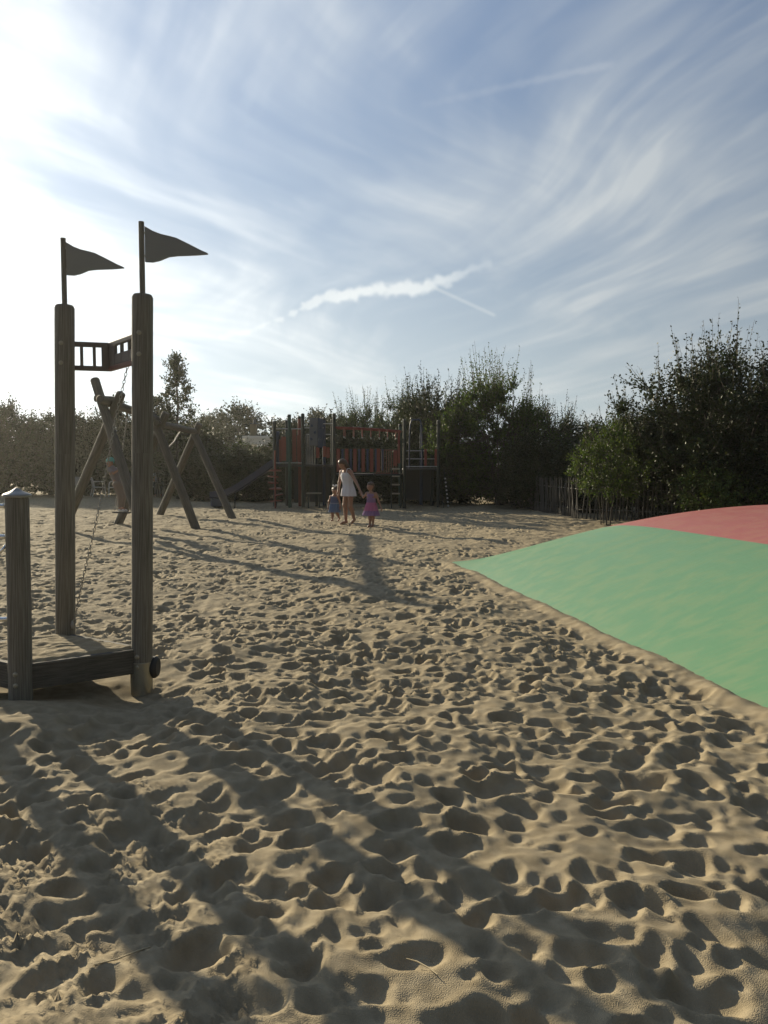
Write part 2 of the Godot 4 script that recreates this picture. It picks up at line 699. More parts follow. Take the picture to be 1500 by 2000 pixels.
	nc.seed = 15; nc.frequency = 22.0; nc.fractal_octaves = 3
	for j in hh:
		var dd := gz[j]
		if dd < -6.0 or dd > 34.0:
			continue
		for i in w:
			var xx := gx[i]
			if xx < -20.0 or xx > 14.0:
				continue
			var o := j * w + i
			var rel := Vector2(xx, dd) - PA
			var s := rel.dot(PS)
			var t := rel.dot(PT)
			if dd < 12.0:
				gh[o] += nf.get_noise_2d(xx, dd) * 0.006
				var cl := smoothstep(0.15, -0.5, xx + (dd - 2.2) * 0.42) * smoothstep(4.2, 3.0, dd)
				cl = maxf(cl, smoothstep(0.55, 0.2, Vector2(xx + 1.2, dd - 5.0).length()) * 0.8)
				if cl > 0.01:
					gh[o] += (absf(nc.get_noise_2d(xx, dd)) - 0.2) * 0.045 * cl * (0.5 + nm.get_noise_2d(xx * 2.0, dd * 2.0))
			if t > -1.2 and s > -0.8 and s < 2.0:
				var es := s if t > 0.0 else maxf(s, 0.0) + t
				var along := nm.get_noise_2d(t * 0.9 + 50.0, 3.0)
				var edge := minf(s, t) if s > 0.0 and t > 0.0 else -Vector2(maxf(-s, 0.0), maxf(-t, 0.0)).length()
				if s > -0.8 and t > -0.6:
					var lip := exp(-pow((edge + 0.03 + along * 0.05) / 0.08, 2.0)) * (0.028 + 0.03 * along) * smoothstep(-0.1, 0.5, t)
					gh[o] = lerpf(gh[o], gh[o] * 0.35 + lip, smoothstep(-0.22, -0.05, edge))
			if s > 0.25 and t > 0.25:
				gh[o] = minf(gh[o], -0.05)
			# under and before the platform
			var pl := Vector2(xx + 2.2, dd - 5.2)
			var hole := smoothstep(1.1, 0.5, pl.length())
			gh[o] = lerpf(gh[o], gh[o] * 0.4 - 0.02, hole)
			gh[o] -= 0.05 * smoothstep(0.4, 0.1, Vector2(xx + 1.62, dd - 5.2).length())
			gh[o] += 0.10 * smoothstep(0.9, 0.2, Vector2(xx + 2.3, (dd - 4.55) * 1.4).length())
	# surface
	var v := PackedVector3Array()
	var n := PackedVector3Array()
	var idx := PackedInt32Array()
	v.resize(w * hh)
	n.resize(w * hh)
	idx.resize((w - 1) * (hh - 1) * 6)
	for j in hh:
		var jm := maxi(j - 1, 0)
		var jp := mini(j + 1, hh - 1)
		var iz := 1.0 / (gz[jp] - gz[jm])
		for i in w:
			var o := j * w + i
			var im := maxi(i - 1, 0)
			var ip := mini(i + 1, w - 1)
			v[o] = Vector3(gx[i], gh[o], -gz[j])
			n[o] = Vector3(-(gh[j * w + ip] - gh[j * w + im]) / (gx[ip] - gx[im]), 1.0, (gh[jp * w + i] - gh[jm * w + i]) * iz).normalized()
	var k := 0
	for j in hh - 1:
		for i in w - 1:
			var a := j * w + i
			idx[k] = a
			idx[k + 1] = a + w
			idx[k + 2] = a + 1
			idx[k + 3] = a + 1
			idx[k + 4] = a + w
			idx[k + 5] = a + w + 1
			k += 6
	var arr := []
	arr.resize(Mesh.ARRAY_MAX)
	arr[Mesh.ARRAY_VERTEX] = v
	arr[Mesh.ARRAY_NORMAL] = n
	arr[Mesh.ARRAY_INDEX] = idx
	var m := ArrayMesh.new()
	m.add_surface_from_arrays(Mesh.PRIMITIVE_TRIANGLES, arr)
	var g := part(self, "sand_ground", m, M.sand)
	tag(g, "trampled pale sand covering the whole playground", "ground", "", "structure")
	print("sand ", w, " x ", hh)

# ---------------------------------------------------------------- bouncing pillow
func pillow_h(s: float, t: float) -> float:
	var W := 9.0
	var L := 13.0
	var a := absf(1.0 - 2.0 * s / W)
	var b := absf(1.0 - 2.0 * t / L)
	return (1.0 - pow(a, 2.1)) * (1.0 - pow(b, 9.0)) * 0.985 - 0.012

func build_pillow() -> void:
	var root := thing("bouncing_pillow", "large inflated bouncing pillow in green and red bands lying in the sand", "bouncing pillow", Vector3(PA.x, 0, -PA.y))
	var streak := grain(61, 512, 512, 3.0, 26.0, 0.0, 1.0, 5, false)
	var greens := pillow_mat(lin(0.11, 0.265, 0.12), 62)
	var reds := pillow_mat(lin(0.36, 0.09, 0.07), 63)
	var edges := [0.0, 2.05, 4.1, 6.15, 9.0]
	for k in 4:
		var v := PackedVector3Array()
		var n := PackedVector3Array()
		var uv := PackedVector2Array()
		var idx := PackedInt32Array()
		var ns := 36
		var nt := 150
		for j in nt + 1:
			var t := 13.0 * (0.5 - 0.5 * cos(PI * j / nt))
			for i in ns + 1:
				var s := lerpf(edges[k], edges[k + 1], float(i) / ns)
				# the welded seam between two bands is a shallow crease
				var seam := 0.0
				if i == 0 and k > 0 or i == ns and k < 3:
					seam = 0.004
				var e := 0.02
				var q := PS * s + PT * t
				v.append(Vector3(q.x, pillow_h(s, t) - seam, -q.y))
				var ds := (pillow_h(s + e, t) - pillow_h(s - e, t)) / (2 * e)
				var dt := (pillow_h(s, minf(t + e, 13.0)) - pillow_h(s, maxf(t - e, 0.0))) / (2 * e)
				n.append(Vector3(-ds * PS.x - dt * PT.x, 1.0, ds * PS.y + dt * PT.y).normalized())
				uv.append(Vector2(s / 3.0, t / 3.0))
		for j in nt:
			for i in ns:
				var a := j * (ns + 1) + i
				idx.append_array([a, a + 1, a + ns + 1, a + 1, a + ns + 2, a + ns + 1])
		var o := part(root, "band", mk(v, n, idx, uv), greens if k % 2 == 0 else reds)
		o.set_meta("label", "green vinyl band of the pillow" if k % 2 == 0 else "faded red vinyl band of the pillow")

func pillow_mat(c: Color, sd: int) -> StandardMaterial3D:
	# vinyl rubbed by feet and dusted with sand in streaks that run over the crown
	var m := mat(Color.WHITE, 0.42)
	var n := FastNoiseLite.new()
	n.seed = sd
	n.frequency = 1.0
	n.fractal_octaves = 5
	var n2 := FastNoiseLite.new()
	n2.seed = sd + 40
	n2.frequency = 1.0
	n2.fractal_octaves = 3
	var S := 1024
	var data := PackedByteArray()
	data.resize(S * S * 3)
	var rough := PackedByteArray()
	rough.resize(S * S)
	var dust := Color(0.62, 0.56, 0.42)
	for j in S:
		for i in S:
			var x := float(i) / S
			var y := float(j) / S
			# streaks lie slantwise across the band; both ends of the picture agree through the mirror below
			var mx := absf(x * 2.0 - 1.0)
			var my := absf(y * 2.0 - 1.0)
			var f := n.get_noise_2d(mx * 3.0 + my * 2.0, my * 40.0 - mx * 11.0) * 0.5 + 0.5
			var g := n2.get_noise_2d(mx * 4.0 + 9.0, my * 5.0) * 0.5 + 0.5
			var dd := clampf(smoothstep(0.38, 0.66, f * 0.5 + g * 0.5) * 0.28 + 0.12, 0.0, 0.8)
			# rubbed spots and short pale scuffs
			var sc := n2.get_noise_2d(mx * 60.0 + 3.0, my * 160.0)
			dd += smoothstep(0.42, 0.6, sc) * 0.35 * g
			var cc := c.lerp(dust, dd * 0.62)
			var o := (j * S + i) * 3
			data[o] = int(cc.r * 255)
			data[o + 1] = int(cc.g * 255)
			data[o + 2] = int(cc.b * 255)
			rough[j * S + i] = int((0.30 + 0.30 * dd + 0.12 * f) * 255)
	m.albedo_texture = ImageTexture.create_from_image(Image.create_from_data(S, S, false, Image.FORMAT_RGB8, data))
	m.roughness = 1.0
	m.roughness_texture = ImageTexture.create_from_image(Image.create_from_data(S, S, false, Image.FORMAT_L8, rough))
	return m

# ---------------------------------------------------------------- wooden tower
func build_tower() -> void:
	var T := thing("sand_tower", "weathered wooden play tower with two dark pennants and a low sand-covered platform", "play tower")
	var R0 := Vector3(-1.655, -0.25, -5.40)
	var R1 := Vector3(-1.605, 2.62, -5.42)
	var L0 := Vector3(-2.36, -0.25, -5.86)
	var L1 := Vector3(-2.305, 2.64, -5.88)
	var S0 := Vector3(-2.275, -0.2, -4.95)
	var S1 := Vector3(-2.262, 1.30, -4.95)
	var B0 := Vector3(-2.99, -0.2, -5.40)
	var B1 := Vector3(-2.97, 1.30, -5.40)
	for p in [[R0, R1, 0.070], [L0, L1, 0.070], [S0, S1, 0.071], [B0, B1, 0.071]]:
		part(T, "post", log_pole(p[0], p[1], p[2], p[2] * 0.985, 28), M.post)
	# galvanised caps on the two short posts
	var cap := lathe([Vector2(0.0, -0.012), Vector2(0.084, -0.012), Vector2(0.086, 0.0), Vector2(0.080, 0.008), Vector2(0.035, 0.026), Vector2(0.0, 0.050)], 20)
	for p in [S1, B1]:
		part(T, "post_cap", cap, M.cap, p + Vector3(0, 0.004, 0))
	# flag poles and pennants cut from board
	var outline := [Vector2(0.0, 0.0), Vector2(0.0, 0.232), Vector2(0.055, 0.200), Vector2(0.11, 0.178), Vector2(0.17, 0.163), Vector2(0.215, 0.150), Vector2(0.30, 0.108), Vector2(0.38, 0.066), Vector2(0.425, 0.046), Vector2(0.424, 0.038), Vector2(0.34, 0.034), Vector2(0.22, 0.033), Vector2(0.16, 0.028), Vector2(0.10, 0.006), Vector2(0.05, -0.004)]
	for p in [R1, L1]:
		var tall := 0.475
		part(T, "flag_pole", bar(p + Vector3(0, -0.02, 0), p + Vector3(0.0, tall, 0), 0.0185, 14), M.post)
		var fl := part(T, "flag", plate(outline, 0.018), M.flag, p + Vector3(0.024, tall - 0.262, 0.0), Vector3(0, -6, 0))
		for y in [0.04, 0.19]:
			part(fl, "screw", lathe([Vector2(0.008, -0.03), Vector2(0.008, 0.02), Vector2(0.0, 0.022)], 8), M.zinc, Vector3(0.006, y, 0), Vector3(0, 0, 90))
	# the angled crown rail between the tall posts
	var C := Vector3(-2.02, 0, -5.98)
	var yt := 2.385
	var yb := 2.205
	var rail_a := [Vector3(-2.30, 0, -5.90), C]
	var rail_b := [C, Vector3(-1.66, 0, -5.50)]
	for seg2 in [rail_a, rail_b]:
		var a: Vector3 = seg2[0]
		var b: Vector3 = seg2[1]
		var ln := a.distance_to(b)
		var yaw := rad_to_deg(atan2(-(b.z - a.z), b.x - a.x))
		var mid := (a + b) * 0.5
		part(T, "top_rail", box(Vector3(ln + 0.02, 0.036, 0.03), 0.006), M.rail, mid + Vector3(0, yt - 0.018, 0), Vector3(0, yaw, 0))
		part(T, "bottom_rail", box(Vector3(ln + 0.02, 0.036, 0.03), 0.006), M.rail if seg2 == rail_a else M.rail_red, mid + Vector3(0, yb - 0.010, 0), Vector3(0, yaw, 0))
		var fr := [0.33, 0.63] if seg2 == rail_a else [0.44, 0.70]
		for f in fr:
			part(T, "baluster", box(Vector3(0.022, yt - yb - 0.028, 0.024), 0.004), M.rail, a.lerp(b, f) + Vector3(0, (yt + yb) * 0.5 - 0.013, 0), Vector3(0, yaw, 0))
		var f0 := 0.93 if seg2 == rail_a else 0.12
		part(T, "corner_board", box(Vector3(0.075 if seg2 == rail_a else 0.12, yt - yb - 0.028, 0.026), 0.004), M.rail, a.lerp(b, f0) + Vector3(0, (yt + yb) * 0.5 - 0.013, 0), Vector3(0, yaw, 0))
		if seg2 == rail_b:
			part(T, "rail_board", box(Vector3(ln * 0.88, 0.075, 0.022), 0.004), M.rail, a.lerp(b, 0.5) + Vector3(0, yb + 0.045, -0.002), Vector3(0, yaw, 0))
	# hoisting chain from the rail down to the platform
	part(T, "hoist_chain", chain([Vector3(-1.80, 2.19, -5.70), Vector3(-1.905, 1.80, -5.72), Vector3(-1.99, 1.40, -5.74), Vector3(-2.08, 1.05, -5.77), Vector3(-2.19, 0.66, -5.80), Vector3(-2.275, 0.32, -5.83)]), M.chain)
	part(T, "chain_shackle", lathe([Vector2(0.0, -0.025), Vector2(0.012, -0.025), Vector2(0.015, 0.0), Vector2(0.008, 0.03), Vector2(0.0, 0.034)], 10), M.chain, Vector3(-2.28, 0.32, -5.82))
	# platform: four beams between the posts and boards under the drifted sand
	var base := [Vector3(-2.27, 0, -4.95), Vector3(-1.65, 0, -5.40), Vector3(-2.36, 0, -5.86), Vector3(-2.99, 0, -5.40)]
	for k in 4:
		var a: Vector3 = base[k]
		var b: Vector3 = base[(k + 1) % 4]
		var yaw := rad_to_deg(atan2(-(b.z - a.z), b.x - a.x))
		part(T, "platform_beam", box(Vector3(a.distance_to(b) - 0.10, 0.165, 0.06), 0.008), M.beam, (a + b) * 0.5 + Vector3(0, 0.165, 0), Vector3(0, yaw, 0))
	var e1: Vector3 = base[1] - base[0]
	var e2: Vector3 = base[3] - base[0]
	for k in 6:
		var f := (k + 0.5) / 6.0
		var a: Vector3 = base[0] + e2 * f + e1 * 0.05
		var b: Vector3 = base[0] + e2 * f + e1 * 0.95
		part(T, "deck_board", box(Vector3(a.distance_to(b), 0.026, e2.length() / 6.0 - 0.012), 0.004), M.beam, (a + b) * 0.5 + Vector3(0, 0.231, 0), Vector3(0, rad_to_deg(atan2(-(b.z - a.z), b.x - a.x)), 0))
	# ladder rungs of bent steel tube on the side away from the picture
	for y in [1.235, 1.045, 0.53]:
		var pts := arc([S1 * Vector3(1, 0, 1) + Vector3(-0.05, y, -0.02), Vector3(-2.42, y + 0.004, -4.95), Vector3(-2.72, y - 0.004, -5.14), Vector3(-2.93, y - 0.012, -5.36)], 6)
		part(T, "steel_rung", tube(pts, same(0.015, pts.size()), 10), M.chrome)
	var g := arc([Vector3(-2.335, 1.00, -4.95), Vector3(-2.36, 0.96, -4.93), Vector3(-2.44, 0.90, -4.95), Vector3(-2.62, 0.88, -5.05)], 6)
	part(T, "hand_loop", tube(g, same(0.010, g.size()), 8), M.chrome)
	# steel shoe and rubber stop at the foot of the front post
	part(T, "post_shoe", lathe([Vector2(0.0705, -0.12), Vector2(0.0735, -0.12), Vector2(0.0735, 0.155), Vector2(0.0705, 0.158)], 28), M.zinc, Vector3(-1.653, 0.0, -5.40))
	part(T, "rubber_stop", lathe([Vector2(0.0, -0.03), Vector2(0.06, -0.03), Vector2(0.075, -0.012), Vector2(0.075, 0.012), Vector2(0.06, 0.03), Vector2(0.0, 0.03)], 18), M.rubber, Vector3(-1.578, 0.105, -5.44), Vector3(0, 0, 90))
	# bolt heads where beams and rails meet the posts
	var bolt := lathe([Vector2(0.0, -0.004), Vector2(0.016, -0.004), Vector2(0.016, 0.003), Vector2(0.010, 0.010), Vector2(0.0, 0.011)], 10)
	for b in [[Vector3(-1.66, 0.20, -5.331), 0.0], [Vector3(-1.66, 0.13, -5.331), 0.0], [Vector3(-2.27, 0.20, -4.880), 0.0], [Vector3(-2.27, 0.13, -4.880), 0.0], [Vector3(-1.612, 2.36, -5.350), 0.0], [Vector3(-1.615, 2.22, -5.350), 0.0], [Vector3(-2.31, 2.36, -5.810), 0.0], [Vector3(-2.314, 2.22, -5.810), 0.0]]:
		part(T, "bolt", bolt, M.zinc, b[0], Vector3(90, 0, 0))
	# drifted sand on the boards
	var v := PackedVector3Array()
	var n := PackedVector3Array()
	var idx := PackedInt32Array()
	var nn := FastNoiseLite.new()
	nn.seed = 3
	nn.frequency = 1.0
	nn.fractal_octaves = 3
	var N := 70
	var hf := func(a: float, b: float) -> float:
		var p: Vector3 = base[0] + e1 * a + e2 * b
		var rip := sin((p.x * 0.9 + p.z * 1.1) * 46.0 + nn.get_noise_2d(p.x * 4.0, p.z * 4.0) * 5.0) * 0.0028
		var ed := minf(minf(a, 1 - a), minf(b, 1 - b))
		return 0.262 + nn.get_noise_2d(p.x * 5.0, p.z * 5.0) * 0.012 + rip - 0.022 * smoothstep(0.06, 0.0, ed)
	for j in N + 1:
		for i in N + 1:
			var a := lerpf(0.0, 1.0, float(i) / N)
			var b := lerpf(0.0, 1.0, float(j) / N)
			var p: Vector3 = base[0] + e1 * a + e2 * b
			v.append(Vector3(p.x, hf.call(a, b), p.z))
			var da: float = hf.call(a + 0.005, b) - hf.call(a - 0.005, b)
			var db: float = hf.call(a, b + 0.005) - hf.call(a, b - 0.005)
			var ta := e1 * 0.01 + Vector3(0, da, 0)
			var tb := e2 * 0.01 + Vector3(0, db, 0)
			var no := ta.cross(tb).normalized()
			n.append(no if no.y > 0 else -no)
	for j in N:
		for i in N:
			var a := j * (N + 1) + i
			idx.append_array([a, a + 1, a + N + 1, a + 1, a + N + 2, a + N + 1])
	var sd := part(self, "platform_sand", mk(v, n, idx), M.sand)
	tag(sd, "rippled layer of pale sand drifted over the tower platform", "sand", "", "stuff")

# ---------------------------------------------------------------- swing
func build_swing() -> void:
	var T := thing("log_swing", "large swing of crossed round logs standing behind the tower", "swing frame")
	var legs := [
		[Vector3(-4.56, -0.3, -15.60), Vector3(-6.02, 3.25, -16.85)],
		[Vector3(-7.25, -0.3, -17.75), Vector3(-5.40, 2.95, -16.65)],
		[Vector3(-6.66, -0.3, -19.66), Vector3(-5.16, 2.70, -19.15)],
		[Vector3(-4.30, -0.3, -18.76), Vector3(-5.52, 2.68, -19.20)],
		[Vector3(-6.73, -0.3, -23.62), Vector3(-5.20, 2.62, -22.75)],
		[Vector3(-4.02, -0.3, -21.94), Vector3(-5.42, 2.45, -22.85)]]
	for l in legs:
		part(T, "leg", log_pole(l[0], l[1], 0.105, 0.095, 16, 0.02), M.pole)
	part(T, "cross_beam", log_pole(Vector3(-5.74, 2.80, -16.35), Vector3(-5.34, 2.50, -19.5), 0.09, 0.085, 16, 0.016), M.pole)
	part(T, "cross_beam", log_pole(Vector3(-5.33, 2.44, -18.9), Vector3(-5.34, 2.40, -23.2), 0.085, 0.08, 16, 0.016), M.pole)
	part(T, "brace_block", log_pole(Vector3(-5.98, 2.84, -16.72), Vector3(-5.42, 2.80, -16.72), 0.07, 0.07, 12, 0.012), M.pole)
	# the swing in the near bay
	var sx := -5.90
	var sz := -18.05
	var bt := Vector3(-5.56, 2.56, -17.95)
	var seat := part(T, "swing_seat", box(Vector3(0.16, 0.035, 0.46), 0.014), M.rubber, Vector3(sx, 0.40, sz), Vector3(0, 62, 0))
	for s in [-1.0, 1.0]:
		var off := Vector3(0.19 * s, 0, 0.10 * s)
		part(T, "swing_chain", chain([bt + off + Vector3(0, -0.05, 0), Vector3(sx, 0.415, sz) + off], 0.05, 0.006), M.chain)
	# loose chain in the far bay, hooked over a leg
	part(T, "loose_chain", chain([Vector3(-5.34, 2.36, -21.2), Vector3(-5.28, 2.20, -20.6), Vector3(-5.20, 2.05, -20.0), Vector3(-5.13, 1.90, -19.25)], 0.05, 0.006), M.chain)

# ---------------------------------------------------------------- climbing frame
func X(px: float) -> float:
	return (px - 750.0) * 0.0172

func Y(py: float) -> float:
	return 1.5 - (py - 905.0) * 0.0172

func build_play_frame() -> void:
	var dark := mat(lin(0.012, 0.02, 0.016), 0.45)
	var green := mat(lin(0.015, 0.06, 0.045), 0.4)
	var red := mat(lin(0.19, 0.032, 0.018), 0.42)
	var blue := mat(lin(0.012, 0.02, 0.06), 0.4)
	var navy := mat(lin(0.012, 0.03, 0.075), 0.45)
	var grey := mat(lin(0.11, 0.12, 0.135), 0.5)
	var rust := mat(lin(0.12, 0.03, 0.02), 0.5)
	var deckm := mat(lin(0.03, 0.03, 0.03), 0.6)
	var Z0 := -27.0
	var Z1 := -28.25
	var T := thing("climbing_frame", "long climbing frame with dark posts, red panels and a blue slide before trees", "climbing frame", Vector3(0, 0, 0))
	# posts, some in front and some behind
	var posts := [[537, 826, Z0, dark], [552, 820, Z1, dark], [566, 813, Z0, green], [578, 812, Z1, red], [592, 811, Z0, dark], [628, 815, Z1, navy], [645, 818, Z1, dark], [653, 811, Z0, dark], [783, 828, Z1, green], [790, 822, Z0, dark], [826, 830, Z1, navy], [856, 824, Z0, dark], [848, 830, Z1, dark], [612, 840, Z1, dark]]
	for p in posts:
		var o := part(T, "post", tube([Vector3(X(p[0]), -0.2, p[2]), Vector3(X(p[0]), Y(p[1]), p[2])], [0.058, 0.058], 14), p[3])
		part(o, "post_cap", lathe([Vector2(0.062, -0.04), Vector2(0.062, 0.02), Vector2(0.045, 0.045), Vector2(0.0, 0.055)], 14), dark, Vector3(X(p[0]), Y(p[1]), p[2]))
	# decks
	for d in [[537, 592, 1.46], [592, 653, 1.46], [653, 730, 1.16], [730, 786, 1.16], [786, 856, 1.34]]:
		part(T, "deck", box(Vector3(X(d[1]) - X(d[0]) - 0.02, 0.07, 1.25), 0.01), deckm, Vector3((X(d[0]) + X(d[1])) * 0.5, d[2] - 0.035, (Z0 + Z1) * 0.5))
	# under the towers: climbing walls and support panels
	for d in [[566, 590, 0.12, 1.38, Z1], [598, 640, 0.15, 1.38, Z1 - 0.02], [795, 845, 0.2, 1.26, Z1 - 0.02]]:
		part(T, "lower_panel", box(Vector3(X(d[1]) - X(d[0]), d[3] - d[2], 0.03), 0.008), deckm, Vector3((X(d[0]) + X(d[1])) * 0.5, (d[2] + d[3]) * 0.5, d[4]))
	# red and blue slats of the first tower
	for p in [[555, 10, 853, 900, red, Z0], [545, 5, 858, 902, red, Z0 - 0.4], [574, 8, 838, 902, red, Z0 - 0.2], [583, 6, 850, 900, red, Z0 - 0.1], [540, 6, 842, 870, navy, Z0], [562, 5, 842, 902, green, Z0 + 0.02]]:
		part(T, "side_panel", box(Vector3(p[1] * 0.0172, Y(p[2]) - Y(p[3]), 0.035), 0.012), p[4], Vector3(X(p[0]), (Y(p[2]) + Y(p[3])) * 0.5, p[5]))
	# grab rails
	for p in [[537, 592, 838, Z0], [592, 632, 836, Z0], [632, 653, 828, Z0], [537, 592, 904, Z0 + 0.03], [592, 653, 846, Z1], [790, 856, 880, Z0 - 0.5], [790, 856, 896, Z0 - 0.5], [790, 856, 911, Z0 + 0.02]]:
		part(T, "grab_rail", bar(Vector3(X(p[0]), Y(p[2]), p[3]), Vector3(X(p[1]), Y(p[2]), p[3]), 0.016), M.steel)
	# grey and blue climbing board and the dark tunnel beside it
	part(T, "climbing_board", box(Vector3(0.27, 0.92, 0.05), 0.02), grey, Vector3(X(613), Y(844), Z0 + 0.02))
	part(T, "climbing_board", box(Vector3(0.17, 0.98, 0.05), 0.02), navy, Vector3(X(626), Y(846), Z0 + 0.03))
	for h in [[610, 832], [616, 845], [609, 858], [626, 836], [627, 856]]:
		part(T, "climbing_hold", lathe([Vector2(0.0, -0.03), Vector2(0.04, -0.02), Vector2(0.045, 0.01), Vector2(0.02, 0.035), Vector2(0.0, 0.036)], 9), navy, Vector3(X(h[0]), Y(h[1]), Z0 + 0.07), Vector3(90, 0, 0))
	for k in 5:
		part(T, "baluster", bar(Vector3(X(597 + k * 3.2), 1.46, Z0 - 0.3), Vector3(X(597 + k * 3.2), Y(848), Z0 - 0.3), 0.018, 8), grey)
	for p in [[634, 882, red], [621, 884, red], [641, 884, red]]:
		part(T, "side_panel", box(Vector3(0.11, 0.36, 0.03), 0.012), p[2], Vector3(X(p[0]), Y(p[1]), Z0))
	# bridge with tall red and blue boards
	for k in 6:
		var px := 661.0 + k * 16.2 - (0.0 if k < 5 else 3.0)
		part(T, "bridge_board", box(Vector3(0.12, 0.78, 0.03), 0.014), red, Vector3(X(px), Y(899), Z0 + 0.01))
		part(T, "bridge_board", box(Vector3(0.075, 0.72, 0.03), 0.014), navy, Vector3(X(px + 8.2), Y(898), Z0 + 0.005))
	for p in [878, 921]:
		part(T, "bridge_rail", bar(Vector3(X(653), Y(p), Z0 - 0.02), Vector3(X(735), Y(p), Z0 - 0.02), 0.02), dark)
	# railing of thin red rods
	for k in 9:
		part(T, "rod", bar(Vector3(X(736 + k * 4.7), Y(924), Z0), Vector3(X(736 + k * 4.7), Y(879), Z0), 0.011, 8), rust)
	for p in [879, 924]:
		part(T, "rod_rail", bar(Vector3(X(733), Y(p), Z0), Vector3(X(778), Y(p), Z0), 0.016), rust)
	# overhead ladder
	for z in [Z0, Z0 - 0.9]:
		var lad := arc([Vector3(X(655), Y(835), z), Vector3(X(700), Y(836.5), z), Vector3(X(750), Y(839.5), z), Vector3(X(784), Y(843), z)], 5)
		part(T, "ladder_rail", tube(lad, same(0.032, lad.size()), 10), red)
		for px in [672, 690, 707, 724, 741, 757, 773]:
			part(T, "hanger", bar(Vector3(X(px), Y(836 + (px - 655) * 0.055), z), Vector3(X(px), Y(854 + (px - 672) * 0.025), z), 0.012, 8), red)
	for px in [672, 690, 707, 724, 741, 757, 773]:
		part(T, "rung", bar(Vector3(X(px), Y(854 + (px - 672) * 0.025), Z0 + 0.06), Vector3(X(px), Y(854 + (px - 672) * 0.025), Z0 - 0.96), 0.024), M.steel)
	# right-hand tower
	for p in [[772, 8, 880, 910], [831, 5, 877, 910], [851, 5, 877, 910], [779, 5, 840, 905]]:
		part(T, "side_panel", box(Vector3(p[1] * 0.0172, Y(p[2]) - Y(p[3]), 0.035), 0.012), red, Vector3(X(p[0]), (Y(p[2]) + Y(p[3])) * 0.5, Z0 + 0.02))
	var ar := arc([Vector3(X(800), 1.34, Z0 - 0.5), Vector3(X(802), Y(830), Z0 - 0.5), Vector3(X(813), Y(819), Z0 - 0.5), Vector3(X(824), Y(830), Z0 - 0.5), Vector3(X(826), 1.34, Z0 - 0.5)], 6)
	part(T, "arch", tube(ar, same(0.028, ar.size()), 10), navy)
	for p in [[773, 1.345], [773, 1.10], [773, 0.82], [773, 0.52]]:
		part(T, "step", box(Vector3(0.26, 0.045, 0.22), 0.01), M.zinc, Vector3(X(p[0]), p[1] - 0.03, Z0 + 0.14))
	for s in [-1.0, 1.0]:
		part(T, "stringer", bar(Vector3(X(773) + s * 0.15, -0.1, Z0 + 0.16), Vector3(X(773) + s * 0.15, 1.36, Z0 + 0.12), 0.02), dark)
	# knotted rope ladder at the end
	for q in [[863, -0.1], [872, 0.0]]:
		part(T, "climbing_rope", bar(Vector3(X(q[0]) + 0.06, -0.05, Z0 + 0.1), Vector3(X(q[0]) - 0.08, Y(915), Z0 - 0.1), 0.014, 8), dark)
	var knot := lathe([Vector2(0.0, -0.03), Vector2(0.024, -0.022), Vector2(0.032, 0.0), Vector2(0.024, 0.022), Vector2(0.0, 0.03)], 10)
	var knotm := mat(lin(0.55, 0.55, 0.52), 0.4)
	for k in 8:
		part(T, "knot", knot, knotm, Vector3(X(872.3) + 0.06 - 0.14 * (k * 0.13 + 0.07) / 1.3, 0.08 + k * 0.13, Z0 + 0.09 - 0.02 * k))
	# corkscrew climber: red half discs round a pole
	part(T, "corkscrew_pole", bar(Vector3(X(541), -0.2, Z0 + 0.45), Vector3(X(541), Y(880), Z0 + 0.45), 0.03), red)
	for k in 6:
		var half := []
		for i in 11:
			var a := PI * i / 10.0
			half.append(Vector2(cos(a) * 0.21, sin(a) * 0.26))
		part(T, "corkscrew_step", plate(half, 0.035), red, Vector3(X(541), 0.25 + k * 0.2, Z0 + 0.45), Vector3(82, 40 + k * 68, 0))
	# bench under the deck
	part(T, "bench_plate", box(Vector3(0.5, 0.04, 0.30), 0.012), M.zinc, Vector3(X(613), 0.50, Z0 + 0.05))
	for s in [-1.0, 1.0]:
		part(T, "bench_leg", bar(Vector3(X(613) + s * 0.18, -0.1, Z0 + 0.05), Vector3(X(613) + s * 0.18, 0.485, Z0 + 0.05), 0.025), dark)
	# slide
	var path := arc([Vector3(X(540), 1.50, Z0 - 0.6), Vector3(X(530), 1.42, Z0 - 0.6), Vector3(X(500), 1.06, Z0 - 0.6), Vector3(X(465), 0.66, Z0 - 0.6), Vector3(X(440), 0.44, Z0 - 0.6), Vector3(X(420), 0.36, Z0 - 0.6), Vector3(X(405), 0.35, Z0 - 0.6)], 5)
	var S := part(T, "slide", trough(path, 0.5, 0.19), blue)
	for p in [[452, 0.5], [412, 0.32]]:
		part(S, "slide_leg", bar(Vector3(X(p[0]), -0.15, Z0 - 0.6), Vector3(X(p[0]), p[1], Z0 - 0.6), 0.03), dark)
	part(S, "slide_foot", box(Vector3(0.42, 0.30, 0.5), 0.04), navy, Vector3(X(418), 0.17, Z0 - 0.6))
	var hood := arc([Vector3(X(541), 1.5, Z0 - 0.33), Vector3(X(536), 2.0, Z0 - 0.33), Vector3(X(540), 2.55, Z0 - 0.6), Vector3(X(536), 2.0, Z0 - 0.87), Vector3(X(541), 1.5, Z0 - 0.87)], 6)
	part(S, "slide_hood", tube(hood, same(0.05, hood.size()), 10), blue)

